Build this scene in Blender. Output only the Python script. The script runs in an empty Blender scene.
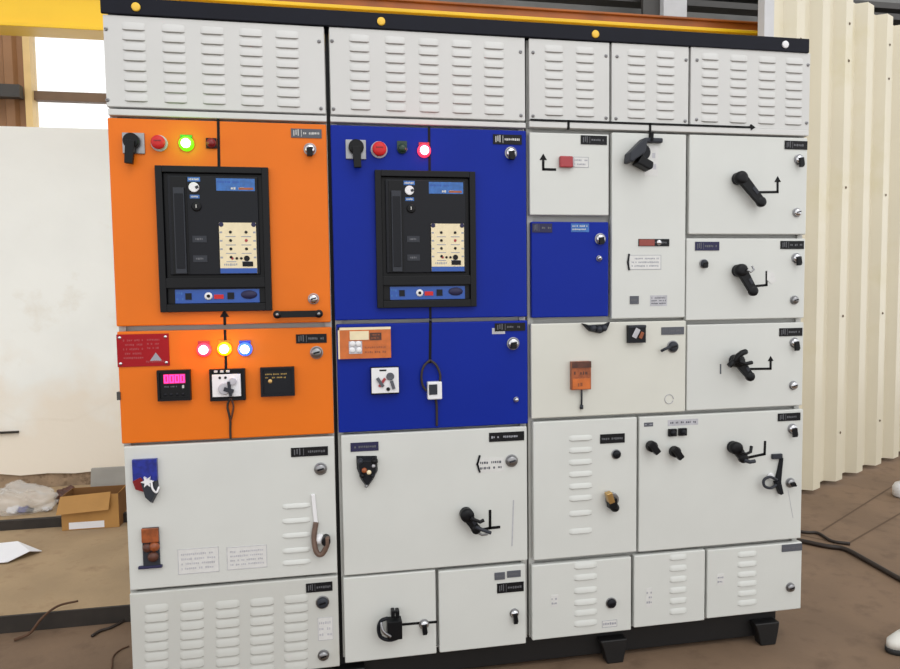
import bpy, bmesh, math, random
from mathutils import Vector, Matrix
random.seed(7)
C = bpy.context.scene.collection
sc = bpy.context.scene

# ------------------------------------------------------------------ camera (solved from the panel's own straight edges)
F_PX, YAW, PITCH, ROLL = 673.2, 0.1784, -0.0621, -0.0130
CAM = Vector((0.6189, -2.136, 1.3056))
_f = Vector((math.sin(YAW)*math.cos(PITCH), math.cos(YAW)*math.cos(PITCH), math.sin(PITCH)))
_r0 = Vector((math.cos(YAW), -math.sin(YAW), 0)); _u0 = _r0.cross(_f)
_r = _r0*math.cos(ROLL) + _u0*math.sin(ROLL); _u = _u0*math.cos(ROLL) - _r0*math.sin(ROLL)
cd = bpy.data.cameras.new('camera'); cam = bpy.data.objects.new('camera', cd); C.objects.link(cam)
cd.sensor_width = 36; cd.lens = F_PX*36/900; cd.clip_start = .05; cd.clip_end = 300
cam.matrix_world = Matrix(((_r.x, _u.x, -_f.x, CAM.x), (_r.y, _u.y, -_f.y, CAM.y), (_r.z, _u.z, -_f.z, CAM.z), (0, 0, 0, 1)))
sc.camera = cam

def ray(px, py): return _f*F_PX + _r*(px-450) + _u*(334.5-py)
def at(px, py, y=0.0):                       # a measured point of the photo -> (x, z) on the plane at depth y
    d = ray(px, py); t = (y-CAM.y)/d.y
    return (CAM.x+t*d.x, CAM.z+t*d.z)
def gnd(px, py, z=0.0):                      # -> (x, y) on the level z
    d = ray(px, py); t = (z-CAM.z)/d.z
    return (CAM.x+t*d.x, CAM.y+t*d.y)
def quad(tl, tr, br, bl):                    # four measured corners -> upright rectangle x0,x1,z0,z1 on the front plane
    a, b, c, d = at(*tl), at(*tr), at(*br), at(*bl)
    return ((a[0]+d[0])/2, (b[0]+c[0])/2, (c[1]+d[1])/2, (a[1]+b[1])/2)
def rect(x0, y0, x1, y1):
    xm, ym = (x0+x1)/2, (y0+y1)/2
    return (at(x0, ym)[0], at(x1, ym)[0], at(xm, y1)[1], at(xm, y0)[1])

# ------------------------------------------------------------------ materials
def s2l(c): return tuple((v/12.92 if v <= .04045 else ((v+.055)/1.055)**2.4) for v in (x/255 for x in c))
M = {}
def mat(name, rgb, rough=.5, metal=0, spec=.5, noise=0, nscale=8, bump=0, bscale=60, dirt=None, emit=None, coat=0, alpha=1):
    m = bpy.data.materials.new(name); m.use_nodes = True; nt = m.node_tree; N = nt.nodes; L = nt.links
    b = N['Principled BSDF']; col = s2l(rgb) + (1,)
    b.inputs['Base Color'].default_value = col; b.inputs['Roughness'].default_value = rough
    b.inputs['Metallic'].default_value = metal; b.inputs['Specular IOR Level'].default_value = spec
    b.inputs['Coat Weight'].default_value = coat
    if alpha < 1: b.inputs['Alpha'].default_value = alpha
    tc = N.new('ShaderNodeTexCoord')
    if noise or dirt:
        n = N.new('ShaderNodeTexNoise'); n.inputs['Scale'].default_value = nscale; n.inputs['Detail'].default_value = 6
        L.new(tc.outputs['Object'], n.inputs['Vector'])
        r = N.new('ShaderNodeValToRGB'); r.color_ramp.elements[0].position = .38; r.color_ramp.elements[1].position = .62
        k = 1-noise
        r.color_ramp.elements[0].color = tuple(v*k for v in col[:3])+(1,); r.color_ramp.elements[1].color = tuple(min(1, v*(1+noise*.5)) for v in col[:3])+(1,)
        L.new(n.outputs['Fac'], r.inputs['Fac']); out = r.outputs['Color']
        if dirt:
            drgb, dscale, lo, hi = dirt
            n2 = N.new('ShaderNodeTexNoise'); n2.inputs['Scale'].default_value = dscale; n2.inputs['Detail'].default_value = 8; n2.inputs['Roughness'].default_value = .65
            L.new(tc.outputs['Object'], n2.inputs['Vector'])
            r2 = N.new('ShaderNodeValToRGB'); r2.color_ramp.elements[0].position = lo; r2.color_ramp.elements[1].position = hi
            L.new(n2.outputs['Fac'], r2.inputs['Fac'])
            mx = N.new('ShaderNodeMix'); mx.data_type = 'RGBA'
            L.new(r2.outputs['Color'], mx.inputs['Factor']); L.new(out, mx.inputs['A']); mx.inputs['B'].default_value = s2l(drgb)+(1,)
            out = mx.outputs['Result']
        L.new(out, b.inputs['Base Color'])
    if bump:
        nb = N.new('ShaderNodeTexNoise'); nb.inputs['Scale'].default_value = bscale; nb.inputs['Detail'].default_value = 5
        L.new(tc.outputs['Object'], nb.inputs['Vector'])
        bp = N.new('ShaderNodeBump'); bp.inputs['Strength'].default_value = bump; bp.inputs['Distance'].default_value = .004
        L.new(nb.outputs['Fac'], bp.inputs['Height']); L.new(bp.outputs['Normal'], b.inputs['Normal'])
    if emit:
        b.inputs['Emission Color'].default_value = s2l(emit[0])+(1,); b.inputs['Emission Strength'].default_value = emit[1]
    M[name] = m; return m
mat('grey_paint', (202, 202, 200), .42, noise=.03, nscale=3, bump=.03, bscale=300)
mat('white_paint', (205, 207, 203), .42, noise=.025, nscale=4, bump=.03, bscale=300, dirt=((190, 186, 172), 4, .60, .90))
mat('cream_paint', (206, 206, 197), .42, noise=.025, nscale=4, bump=.03, bscale=300)
mat('stone_paint', (194, 195, 190), .45, noise=.03, nscale=4, bump=.03, bscale=300, dirt=((182, 180, 170), 5, .58, .88))
mat('orange_paint', (224, 112, 18), .42, spec=.25, noise=.04, nscale=3, bump=.03, bscale=300)
mat('blue_paint', (6, 36, 142), .42, spec=.16, noise=.05, nscale=3, bump=.03, bscale=300)
mat('frame_paint', (182, 182, 178), .5, noise=.05)
mat('slot_dark', (160, 159, 156), .8)
mat('rail_navy', (14, 16, 28), .5, spec=.18, noise=.1, nscale=20)
mat('base_black', (9, 9, 11), .55, noise=.15, nscale=20)
mat('yellow_cap', (236, 190, 60), .4)
mat('black_plastic', (14, 15, 18), .4, spec=.22)
mat('charcoal', (20, 22, 28), .45, spec=.22)
mat('graphite', (48, 51, 58), .45, spec=.25)
mat('black_tape', (12, 12, 14), .6, spec=.2)
mat('plate_black', (18, 18, 21), .45, spec=.22)
mat('plate_violet', (44, 43, 74), .45, spec=.25)
mat('plate_grey', (88, 90, 97), .45, spec=.25)
mat('letter_white', (196, 196, 192), .5)
mat('letter_faint', (92, 93, 98), .5)
mat('letter_grey', (150, 152, 160), .5)
mat('letter_gold', (170, 140, 70), .4)
mat('chrome', (205, 205, 208), .18, metal=1)
mat('steel', (150, 150, 152), .35, metal=1, noise=.1, nscale=40)
mat('red_plastic', (196, 36, 38), .4, spec=.3)
mat('dark_red', (120, 16, 22), .3)
mat('danger_red', (156, 18, 28), .5, spec=.2, noise=.05)
mat('dull_red', (160, 52, 58), .4)
mat('brick_red', (140, 62, 52), .5, noise=.1, nscale=60)
mat('dark_green', (18, 50, 34), .3)
mat('sticker_blue', (44, 100, 172), .35, noise=.2, nscale=60)
mat('label_blue', (24, 76, 160), .35)
mat('deep_blue', (30, 44, 140), .3, noise=.3, nscale=60)
mat('cream_plastic', (228, 214, 178), .45, noise=.05, nscale=30)
mat('white_plastic', (226, 226, 228), .35)
mat('pale_grey', (180, 180, 186), .4, noise=.12, nscale=50)
mat('clear_label', (212, 212, 210), .25, noise=.04, nscale=60)
mat('copper', (150, 78, 38), .4, noise=.3, nscale=60)
mat('amber_box', (196, 102, 36), .35, noise=.12, nscale=40)
mat('brown_dark', (82, 44, 30), .5, noise=.3, nscale=60)
mat('strap_brown', (104, 82, 70), .5, noise=.2, nscale=40)
mat('brass', (206, 170, 110), .3, metal=1)
mat('seg_dim', (150, 16, 76), .4, emit=((255, 30, 120), .35)); mat('seg_pink', (255, 60, 150), .4, emit=((255, 40, 140), 1.6))
for n, ring, core in (('green', (110, 255, 20), (235, 255, 205)), ('red', (255, 60, 90), (255, 225, 230)), ('amber', (255, 190, 0), (255, 250, 215)), ('blue', (60, 110, 255), (225, 232, 255))):
    mat('cap_%s' % n, tuple(int(v*.62) for v in ring), .35); mat('lit_%s_rim' % n, ring, .3, emit=(ring, 1.0)); mat('lit_%s' % n, core, .3, emit=(core, 9))
mat('girder_yellow', (232, 186, 26), .28, noise=.06, nscale=2, dirt=((206, 150, 24), 1.2, .6, .9))
mat('rail_rust', (150, 78, 6), .4, noise=.2, nscale=5)
mat('plaster', (238, 239, 234), .85, noise=.03, nscale=2, bump=.35, bscale=14, dirt=((218, 211, 196), 2.2, .58, .82))
mat('plaster_worn', (232, 222, 206), .9, noise=.08, nscale=4, bump=.6, bscale=20, dirt=((204, 186, 150), 3, .55, .75))
mat('rubble_mortar', (150, 128, 104), .9, noise=.2, nscale=12, bump=.8, bscale=30, dirt=((112, 92, 72), 14, .5, .6))
mat('brown_sheet', (146, 106, 70), .55, noise=.12, nscale=5)
mat('grey_sheet', (112, 112, 110), .55, noise=.12, nscale=5)
mat('dark_steel', (62, 60, 58), .5, noise=.1, nscale=8)
mat('mullion_brown', (112, 88, 66), .5, noise=.1, nscale=8)
mat('cream_frame', (222, 190, 130), .5, noise=.06)
mat('pale_steel', (196, 196, 198), .5, noise=.06)
mat('white_sheet', (214, 206, 184), .4, noise=.03, nscale=1.5, dirt=((206, 196, 160), 1.4, .56, .8))
mat('concrete', (122, 99, 78), .8, noise=.12, nscale=3, bump=.3, bscale=40, dirt=((98, 78, 60), 9, .52, .75))
mat('concrete_pale', (166, 142, 110), .8, noise=.12, nscale=4, bump=.3, bscale=40, dirt=((138, 112, 84), 8, .52, .75))
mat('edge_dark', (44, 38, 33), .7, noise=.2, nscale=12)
mat('joint_dark', (92, 72, 54), .9)
mat('cable_black', (44, 34, 28), .55)
mat('cardboard', (178, 132, 72), .75, noise=.08, nscale=8)
mat('cardboard_in', (128, 88, 46), .8, noise=.1, nscale=8)
mat('board_grey', (150, 146, 138), .7, noise=.08)
mat('paper_white', (232, 232, 236), .6)
mat('shoe_white', (222, 220, 212), .5)
mat('rubber', (30, 28, 28), .7)
mat('stick', (84, 58, 40), .8)
def worn_foot(m):      # old cream undercoat showing through towards the foot of the plaster, with a ragged border
    nt = m.node_tree; N = nt.nodes; L = nt.links; b = N['Principled BSDF']; src = b.inputs['Base Color'].links[0].from_socket
    tc = N.new('ShaderNodeTexCoord'); sp = N.new('ShaderNodeSeparateXYZ'); L.new(tc.outputs['Object'], sp.inputs['Vector'])
    n = N.new('ShaderNodeTexNoise'); n.inputs['Scale'].default_value = 2.6; n.inputs['Detail'].default_value = 8; L.new(tc.outputs['Object'], n.inputs['Vector'])
    ma = N.new('ShaderNodeMath'); ma.operation = 'MULTIPLY_ADD'; ma.inputs[1].default_value = -1.1; L.new(n.outputs['Fac'], ma.inputs[0]); L.new(sp.outputs['Z'], ma.inputs[2])
    mr = N.new('ShaderNodeMapRange'); mr.inputs['From Min'].default_value = .34; mr.inputs['From Max'].default_value = .02; L.new(ma.outputs[0], mr.inputs['Value'])
    mx = N.new('ShaderNodeMix'); mx.data_type = 'RGBA'; L.new(mr.outputs['Result'], mx.inputs['Factor']); L.new(src, mx.inputs['A']); mx.inputs['B'].default_value = s2l((231, 222, 207))+(1,)
    L.new(mx.outputs['Result'], b.inputs['Base Color'])
worn_foot(M['plaster'])
# thin clear film
fm = bpy.data.materials.new('clear_film'); fm.use_nodes = True
b = fm.node_tree.nodes['Principled BSDF']; b.inputs['Base Color'].default_value = (.8, .78, .74, 1); b.inputs['Roughness'].default_value = .18; b.inputs['Alpha'].default_value = .32
M['clear_film'] = fm

# ------------------------------------------------------------------ mesh builder
class MB:
    def __init__(s): s.v = []; s.f = []; s.m = []; s.names = []; s.sm = []
    def mi(s, m):
        if m not in s.names: s.names.append(m)
        return s.names.index(m)
    def add(s, vs, fs, m, smooth=False):
        o = len(s.v); s.v += [tuple(p) for p in vs]; k = s.mi(m)
        for f in fs: s.f.append([i+o for i in f]); s.m.append(k); s.sm.append(smooth)
        return s
    def box(s, x0, x1, y0, y1, z0, z1, m):
        v = [(x, y, z) for x in (x0, x1) for y in (y0, y1) for z in (z0, z1)]
        return s.add(v, [(0, 1, 3, 2), (4, 6, 7, 5), (0, 4, 5, 1), (2, 3, 7, 6), (0, 2, 6, 4), (1, 5, 7, 3)], m)
    def prism(s, pts, y0, y1, m, taper=0):
        n = len(pts); cx = sum(p[0] for p in pts)/n; cz = sum(p[1] for p in pts)/n; k = 1-taper
        v = [(cx+(x-cx)*k, y0, cz+(z-cz)*k) for x, z in pts] + [(x, y1, z) for x, z in pts]
        return s.add(v, [list(range(n)), list(range(2*n-1, n-1, -1))] + [(i, i+n, (i+1) % n+n, (i+1) % n) for i in range(n)], m)
    def bar(s, p, q, w, y0, y1, m, w2=None):
        dx, dz = q[0]-p[0], q[1]-p[1]; l = math.hypot(dx, dz) or 1; nx, nz = -dz/l/2, dx/l/2; w2 = w if w2 is None else w2
        return s.prism([(p[0]+nx*w, p[1]+nz*w), (p[0]-nx*w, p[1]-nz*w), (q[0]-nx*w2, q[1]-nz*w2), (q[0]+nx*w2, q[1]+nz*w2)], y0, y1, m)
    def turn(s, x, z, prof, m, n=24, sx=1, sz=1, smooth=True):     # profile of (radius, y) turned about the y axis
        v = []; f = []
        for r, y in prof:
            for k in range(n):
                a = 2*math.pi*k/n; v.append((x+r*sx*math.cos(a), y, z+r*sz*math.sin(a)))
        for i in range(len(prof)-1):
            for k in range(n): f.append((i*n+k, i*n+(k+1) % n, (i+1)*n+(k+1) % n, (i+1)*n+k))
        f.append(list(range(n))); f.append(list(range((len(prof)-1)*n, len(prof)*n)))
        return s.add(v, f, m, smooth)
    def cyl(s, x, z, r, y0, y1, m, n=24): return s.turn(x, z, [(r, y1), (r, y0+.15*min(r, abs(y1-y0))), (r*.88, y0)], m, n, smooth=False)
    def dome(s, x, z, r, y, h, m, n=24):
        return s.turn(x, z, [(r*math.cos(a), y-h*math.sin(a)) for a in (i*math.pi/2/7 for i in range(7))] + [(r*.02, y-h)], m, n)
    def tube(s, path, r, m, n=8, r2=None):
        path = [Vector(p) for p in path]; v = []; f = []; L = len(path)
        up = Vector((0, 0, 1)); prev = None
        for i, p in enumerate(path):
            t = (path[min(i+1, L-1)]-path[max(i-1, 0)]).normalized()
            a = (t.cross(up) if prev is None else prev - t*prev.dot(t))
            if a.length < 1e-4: a = t.cross(Vector((1, 0, 0)))
            a.normalize(); prev = a; b = t.cross(a); rr = r if r2 is None else r+(r2-r)*i/(L-1)
            for k in range(n):
                w = 2*math.pi*k/n; v.append(p+a*rr*math.cos(w)+b*rr*math.sin(w))
        for i in range(L-1):
            for k in range(n): f.append((i*n+k, i*n+(k+1) % n, (i+1)*n+(k+1) % n, (i+1)*n+k))
        f.append(list(range(n))); f.append(list(range((L-1)*n, L*n)))
        return s.add(v, f, m, True)
    def build(s, name, parent=None, bevel=0, label=None, bseg=2):
        if YS != 1: s.v = [(p[0], p[1]*YS, p[2]) for p in s.v]
        xs = list(zip(*s.v)); org = Vector(((min(xs[0])+max(xs[0]))/2, (min(xs[1])+max(xs[1]))/2, min(xs[2])))
        me = bpy.data.meshes.new(name); me.from_pydata([tuple(Vector(p)-org) for p in s.v], [], s.f)
        for nm in s.names: me.materials.append(M[nm])
        me.polygons.foreach_set('material_index', s.m); me.polygons.foreach_set('use_smooth', s.sm)
        bm = bmesh.new(); bm.from_mesh(me); bmesh.ops.recalc_face_normals(bm, faces=bm.faces); bm.to_mesh(me); bm.free()
        o = bpy.data.objects.new(name, me); C.objects.link(o); WO[o] = org
        if parent: o.parent = parent; o.location = org - WO[parent]
        else: o.location = org
        if bevel:
            md = o.modifiers.new('bevel', 'BEVEL'); md.width = bevel; md.segments = bseg; md.limit_method = 'ANGLE'; md.angle_limit = math.radians(50)
        if label: o['label'] = label
        return o
WO = {}; YS = 1
def empty(name, loc, label, cat, group=None):
    o = bpy.data.objects.new(name, None); C.objects.link(o); o.location = loc; WO[o] = Vector(loc); o.empty_display_size = .1
    o['label'] = label; o['category'] = cat
    if group: o['group'] = group
    return o
def tag(o, label, cat, group=None):
    o['label'] = label; o['category'] = cat
    if group: o['group'] = group
    return o
def struct(o): o['kind'] = 'structure'; return o
def smooth_path(pts, n=6):                    # Catmull-Rom
    P = [Vector(p) for p in pts]; P = [P[0]*2-P[1]]+P+[P[-1]*2-P[-2]]; out = []
    for i in range(1, len(P)-2):
        for k in range(n):
            t = k/n; a, b_, c, d = P[i-1:i+3]
            out.append(.5*((2*b_)+(c-a)*t+(2*a-5*b_+4*c-d)*t*t+(3*b_-a-3*c+d)*t**3))
    return out+[P[-2]]

# ------------------------------------------------------------------ switchboard pieces
DT = .022                                      # door thickness; door faces stand at y = 0
def louvre(mb, xc, zc, w, h, m='white_paint', d=.0045):
    # hood: flush at its top, bulging towards its open lower lip
    prof = [(h*.5, 0), (h*.30, -d*.45), (h*.02, -d*.85), (-h*.28, -d), (-h*.36, -d)]
    ends = [(-.5, 0, 0), (-.44, .55, .0), (-.34, 1, 0), (.34, 1, 0), (.44, .55, 0), (.5, 0, 0)]
    v = []; f = []; n = len(prof)
    for u, k, _ in ends:
        for z, y in prof: v.append((xc+u*w, y*k-.0002, zc+z*(.75+.25*k)))
    for i in range(len(ends)-1):
        for j in range(n-1): f.append((i*n+j, i*n+j+1, (i+1)*n+j+1, (i+1)*n+j))
    mb.add(v, f, m, True)
    v2 = []
    for u, k, _ in ends: v2 += [(xc+u*w, -d*k-.0002, zc-h*.36*(.75+.25*k)), (xc+u*w, -.0003, zc-h*.47*(.75+.25*k))]
    mb.add(v2, [(2*i, 2*i+1, 2*i+3, 2*i+2) for i in range(len(ends)-1)], 'slot_dark')

def screw(parent, px, py, r=.0058, m='steel'):
    x, z = at(px, py); mb = MB(); mb.dome(x, z, r, -.0002, .004, m, 12); mb.bar((x-r*.6, z), (x+r*.6, z), .0012, -.0046, -.003, 'black_plastic')
    return mb.build('screw', parent)

def louvre_panel(cab, corners, cols, row0, row1, nrow, wpx, screws):
    x0, x1, z0, z1 = quad(*corners); mb = MB(); mb.box(x0, x1, 0, DT, z0, z1, 'grey_paint')
    zt, zb = row0, row1
    for cx in cols:
        X = at(cx, 80)[0]; w = at(cx+wpx/2, 80)[0]-at(cx-wpx/2, 80)[0]
        for i in range(nrow):
            z = z1-(z1-z0)*(zt+(zb-zt)*i/(nrow-1))+.011; louvre(mb, X, z, w, .026, 'grey_paint')
    p = mb.build('louvered_panel', cab, .002)
    for sx, sy in screws: screw(p, sx, sy)
    return p

def door(cab, corners, m, label=None, louv=None):
    x0, x1, z0, z1 = quad(*corners); mb = MB(); mb.box(x0+.0012, x1-.0012, 0, DT, z0+.0012, z1-.0012, m)
    if louv:
        for cx, w0, rows, h in louv:
            for ry in rows:
                X, Z = at(cx, ry); w = at(cx+w0/2, ry)[0]-at(cx-w0/2, ry)[0]; louvre(mb, X, Z, w, h, m)
    return mb.build('door', cab, .0035, label)

def lettering(mb, x0, x1, z0, z1, m, rows=1, y=-.0026, fill=.5, seed=0):
    rnd = random.Random(seed); h = (z1-z0)/rows
    for r in range(rows):
        zc = z1-h*(r+.5); x = x0; ch = h*fill
        while x < x1-ch*.3:
            w = ch*rnd.uniform(.35, .75)
            if rnd.random() < .84:
                k = rnd.uniform(.55, 1)
                mb.box(x, min(x+w, x1), y-.0003, y, zc-ch/2*k, zc+ch/2*rnd.uniform(.6, 1), m)
            x += w+ch*.25

def nameplate(parent, x0, y0, x1, y1, base='plate_black', logo=True, let='letter_faint', label=None):
    X0, X1, Z0, Z1 = rect(x0, y0, x1, y1); mb = MB(); mb.box(X0, X1, -.0025, 0, Z0, Z1, base); h = Z1-Z0; w = X1-X0
    xs = X0+w*.06
    if logo:
        for i in range(3): mb.box(X0+w*(.08+.07*i), X0+w*(.11+.07*i), -.0029, -.0025, Z0+h*(.2+.1*(i % 2)), Z1-h*(.2-.06*i), let)
        mb.box(X0+w*.33, X0+w*.345, -.0029, -.0025, Z0+h*.12, Z1-h*.12, let); xs = X0+w*.40
    lettering(mb, xs, X1-w*.08, Z0+h*.28, Z1-h*.28, let, 1, -.0025, .62, int(x0*7+y0))
    return mb.build('nameplate', parent, label=label)

def lock(parent, px, py, r=.019, wing=None, m='chrome', body='black_plastic'):
    # quarter-turn lock: round escutcheon, domed barrel and, if any, a black wing hanging off it
    x, z = at(px, py); mb = MB(); mb.cyl(x, z, r, -.006, 0, 'steel'); mb.turn(x, z, [(r*.86, -.005), (r*.82, -.015), (r*.6, -.020), (r*.2, -.0225), (.0005, -.0225)], m)
    mb.bar((x-r*.5, z-r*.1), (x+r*.5, z+r*.15), r*.26, -.0235, -.018, body)
    if wing:
        mb.prism([(x-r*.55, z+r*.2), (x+r*.35, z+r*.35), (x+r*wing[0]+r*.5, z-r*wing[1]*.7), (x+r*wing[0]+r*.3, z-r*wing[1]), (x+r*wing[0]-r*.5, z-r*wing[1])], -.034, -.0205, body, .12)
    mb.v = [(p[0], p[1]*.62, p[2]) for p in mb.v]
    return mb.build('door_lock', parent)

GLOW = {'green': ((120, 255, 30), .10), 'red': ((255, 50, 90), .12), 'amber': ((255, 200, 0), .12), 'blue': ((90, 120, 255), .12)}
def pilot(parent, px, py, r, colour=None, off=None, label=None, square=False):
    x, z = at(px, py); mb = MB()
    if square: mb.box(x-r*1.25, x+r*1.25, -.006, 0, z-r*1.25, z+r*1.25, 'black_plastic')
    else: mb.prism([(x-r*1.15, z), (x-r*1.15, z+r*1.8), (x+r*1.15, z+r*1.8), (x+r*1.15, z)], -.004, 0, off or ('cap_%s' % colour))
    if colour:
        mb.turn(x, z, [(r*1.5, 0), (r*1.45, -.008), (r*1.2, -.012), (r*.9, -.013)], 'lit_%s_rim' % colour)
        mb.dome(x, z, r*.92, -.0125, r*.7, 'lit_%s' % colour)
    else:
        mb.cyl(x, z, r*1.18, -.010, 0, off); mb.dome(x, z, r, -.010, r*.7, off)
    o = mb.build('pilot_lamp', parent, label=label)
    if colour:
        ld = bpy.data.lights.new('lamp_glow', 'POINT'); ld.energy = GLOW[colour][1]; ld.color = s2l(GLOW[colour][0]); ld.shadow_soft_size = .006
        lo = bpy.data.objects.new('lamp_glow', ld); C.objects.link(lo); lo.parent = o; lo.location = Vector((x, -.012-r*.8-.016, z))-WO[o]
    return o

def mushroom(parent, px, py, r):
    x, z = at(px, py); mb = MB(); mb.cyl(x, z, r*1.18, -.006, 0, 'pale_grey'); mb.cyl(x, z, r*.7, -.016, -.004, 'red_plastic')
    mb.turn(x, z, [(r*.8, -.012), (r, -.016), (r, -.021), (r*.85, -.025), (r*.4, -.027), (.0005, -.0275)], 'red_plastic')
    mb.bar((x-r*.5, z+r*.15), (x+r*.5, z+r*.15), r*.14, -.0282, -.026, 'dark_red')
    return mb.build('stop_button', parent, label='red mushroom stop button')

def selector(parent, x0, y0, x1, y1, kx, ky, lx, ly):
    X0, X1, Z0, Z1 = rect(x0, y0, x1, y1); kX, kZ = at(kx, ky); lX, lZ = at(lx, ly)
    mb = MB(); mb.box(X0, X1, -.005, 0, Z0, Z1, 'steel'); mb.cyl(kX, kZ, (X1-X0)*.37, -.022, -.004, 'black_plastic')
    mb.bar((kX, kZ), (lX, lZ), .026, -.030, -.014, 'black_plastic', .022)
    return mb.build('selector_switch', parent, .0015)

def line(parent, pts, w=.009, arrow=0, y=-.0012, m='black_tape', px=True):
    P = [at(*p) for p in pts] if px else pts; mb = MB()
    for a, b_ in zip(P[:-1], P[1:]):
        d = Vector((b_[0]-a[0], b_[1]-a[1])); d = d.normalized()*w*.5 if d.length else d
        mb.bar((a[0]-d.x*.9, a[1]-d.y*.9), (b_[0]+d.x*.9, b_[1]+d.y*.9), w, y, 0, m)
    if arrow:
        a, b_ = Vector(P[-2]), Vector(P[-1]); d = (b_-a).normalized(); n = Vector((-d.y, d.x))
        mb.prism([tuple(b_+d*arrow), tuple(b_-n*arrow*.62), tuple(b_+n*arrow*.62)], y-.0004, 0, m)
    return mb.build('mimic_line', parent)

def rotary(parent, kx, ky, lx, ly, r=.022, w0=.036, w1=.028, d=.038, m='black_plastic', label=None, extra=()):
    d = .036; r = min(r, .0215); w0 = min(w0, .036); w1 = min(w1, .028); k = at(kx, ky, -.02); l = at(lx, ly, -.026); mb = MB()
    mb.cyl(k[0], k[1], r, -.014, 0, 'charcoal'); mb.turn(k[0], k[1], [(r, -.012), (r*1.05, -.018), (r*1.05, -d*.86), (r*.8, -d), (r*.3, -d*1.03), (.0005, -d*1.03)], m)
    mb.bar(k, l, w0, -d*.92, -d*.52, m, w1); mb.turn(l[0], l[1], [(w1*.5, -d*.5), (w1*.62, -d*.6), (w1*.62, -d*.9), (w1*.4, -d), (.0005, -d)], m)
    mb.bar(((k[0]*.55+l[0]*.45)+.006, k[1]*.55+l[1]*.45+.004), ((k[0]*.3+l[0]*.7)+.006, k[1]*.3+l[1]*.7+.004), .012, -d*.97, -d*.9, 'graphite')
    for pts, rad, mm in extra:
        mb.tube(smooth_path([(*at(px, py, y), y) for px, py, y in pts]) if False else [Vector((at(px, py, y)[0], y, at(px, py, y)[1])) for px, py, y in pts], rad, mm)
    return mb.build('rotary_handle', parent, .003, label)

def P3(px, py, y): x, z = at(px, py, y); return Vector((x, y, z))

def sticker(parent, x0, y0, x1, y1, m='clear_label', let='letter_grey', rows=3, name='sticker', seed=1, frame=True):
    X0, X1, Z0, Z1 = rect(x0, y0, x1, y1); mb = MB(); mb.box(X0, X1, -.0008, 0, Z0, Z1, m); w = X1-X0; h = Z1-Z0
    if frame:
        for a in ((X0, X1, Z0, Z0+.0015), (X0, X1, Z1-.0015, Z1), (X0, X0+.0015, Z0, Z1), (X1-.0015, X1, Z0, Z1)): mb.box(a[0], a[1], -.0011, -.0008, a[2], a[3], let)
    lettering(mb, X0+w*.08, X1-w*.08, Z0+h*.12, Z1-h*.12, let, rows, -.0008, .5, seed)
    return mb.build(name, parent)

CABD = .46
def cabinet(x0, x1, z0, z1, label):
    cab = empty('switchboard_cabinet', ((x0+x1)/2, CABD/2, z0), label, 'electrical cabinet')
    mb = MB(); t = .02; y0 = DT+.002
    mb.box(x0, x0+t, y0, CABD, z0, z1, 'frame_paint'); mb.box(x1-t, x1, y0, CABD, z0, z1, 'frame_paint')
    mb.box(x0+t, x1-t, CABD-.003, CABD, z0, z1, 'frame_paint'); mb.box(x0+t, x1-t, y0, CABD-.003, z1-.003, z1, 'frame_paint')
    mb.box(x0+t, x1-t, y0, CABD-.003, z0, z0+.003, 'frame_paint'); mb.box(x0+t, x1-t, y0+.012, y0+.015, z0+.003, z1-.003, 'frame_paint')
    mb.build('carcass', cab); return cab
ZB, ZT = .122, 2.12
XA0, XA1, XB1, XC1 = 0.0, .634, 1.2675, 2.293
orange = cabinet(XA0, XA1-.006, ZB, ZT, 'switchboard cabinet with two orange doors above white doors')
blue = cabinet(XA1+.006, XB1-.004, ZB, ZT, 'middle switchboard cabinet with two large blue doors over white doors')
white = cabinet(XB1+.004, XC1, ZB, ZT, 'wide white switchboard cabinet of many small doors, one of them blue')

for cab_, xx, hw in ((orange, XA1, .0055), (blue, XB1, .0035)): MB().box(xx-hw, xx+hw, .05, .07, ZB, ZT-.003, 'base_black').build('seam_shade_filler', cab_)  # added black filler strips, standing in for the shade in the seams
def crossbar(cab, x0, x1, pl, pr, h):
    zc = (at(*pl)[1]+at(*pr)[1])/2; MB().box(x0, x1, -.004, DT, zc-h/2, zc+h/2, 'grey_paint').build('crossbar', cab, .002)
    return zc

# ---- orange cabinet
louvre_panel(orange, ((103, 14), (324.5, 27), (325, 113.4), (106, 106.5)), (135.5, 175, 213.6, 252, 288), .16, .94, 8, 23, ((106, 29), (107.5, 100), (319, 41.5), (321, 108.5)))
zc = crossbar(orange, .004, XA1-.006, (110, 112), (324, 119), .018)
d = door(orange, ((107, 117), (326.5, 124), (331.5, 323.5), (115.5, 325.9)), 'orange_paint', 'upper orange door around the circuit breaker')
selector(d, 122.7, 133, 145, 154, 132.6, 142, 131, 165)
mushroom(d, 159.6, 143.5, .020)
pilot(d, 186.6, 144, .0145, 'green', label='lit green pilot lamp')
pilot(d, 211.5, 143.5, .012, None, 'dark_red', 'unlit dark red pilot lamp', True)
line(d, ((218.2, 119), (219, 166)), .008)
nameplate(d, 291, 129, 321.6, 138, 'plate_grey', let='letter_white'); lock(d, 310, 149.5, .019, (0, 1.25)); lock(d, 313.5, 298.8, .017, m='chrome')
hx0, hz = at(278, 314.2); hx1, _ = at(319, 314.7); mb = MB()
mb.box(hx0, hx1, -.034, -.022, hz-.010, hz+.010, 'black_plastic')
for hx in (hx0, hx1): mb.turn(hx, hz, [(.011, 0), (.012, -.02), (.0125, -.034), (.008, -.037), (.0005, -.037)], 'black_plastic'); mb.dome(hx, hz, .005, -.0365, .003, 'steel', 12)
mb.build('pull_handle', d, .003, 'black door handle')
line(d, ((224.9, 324), (224.6, 317)), .008, .022)
d = door(orange, ((116.5, 329.5), (331.5, 328.5), (335, 435.5), (120.8, 442.7)), 'orange_paint', 'lower orange door with meters and pilot lamps')
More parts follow.
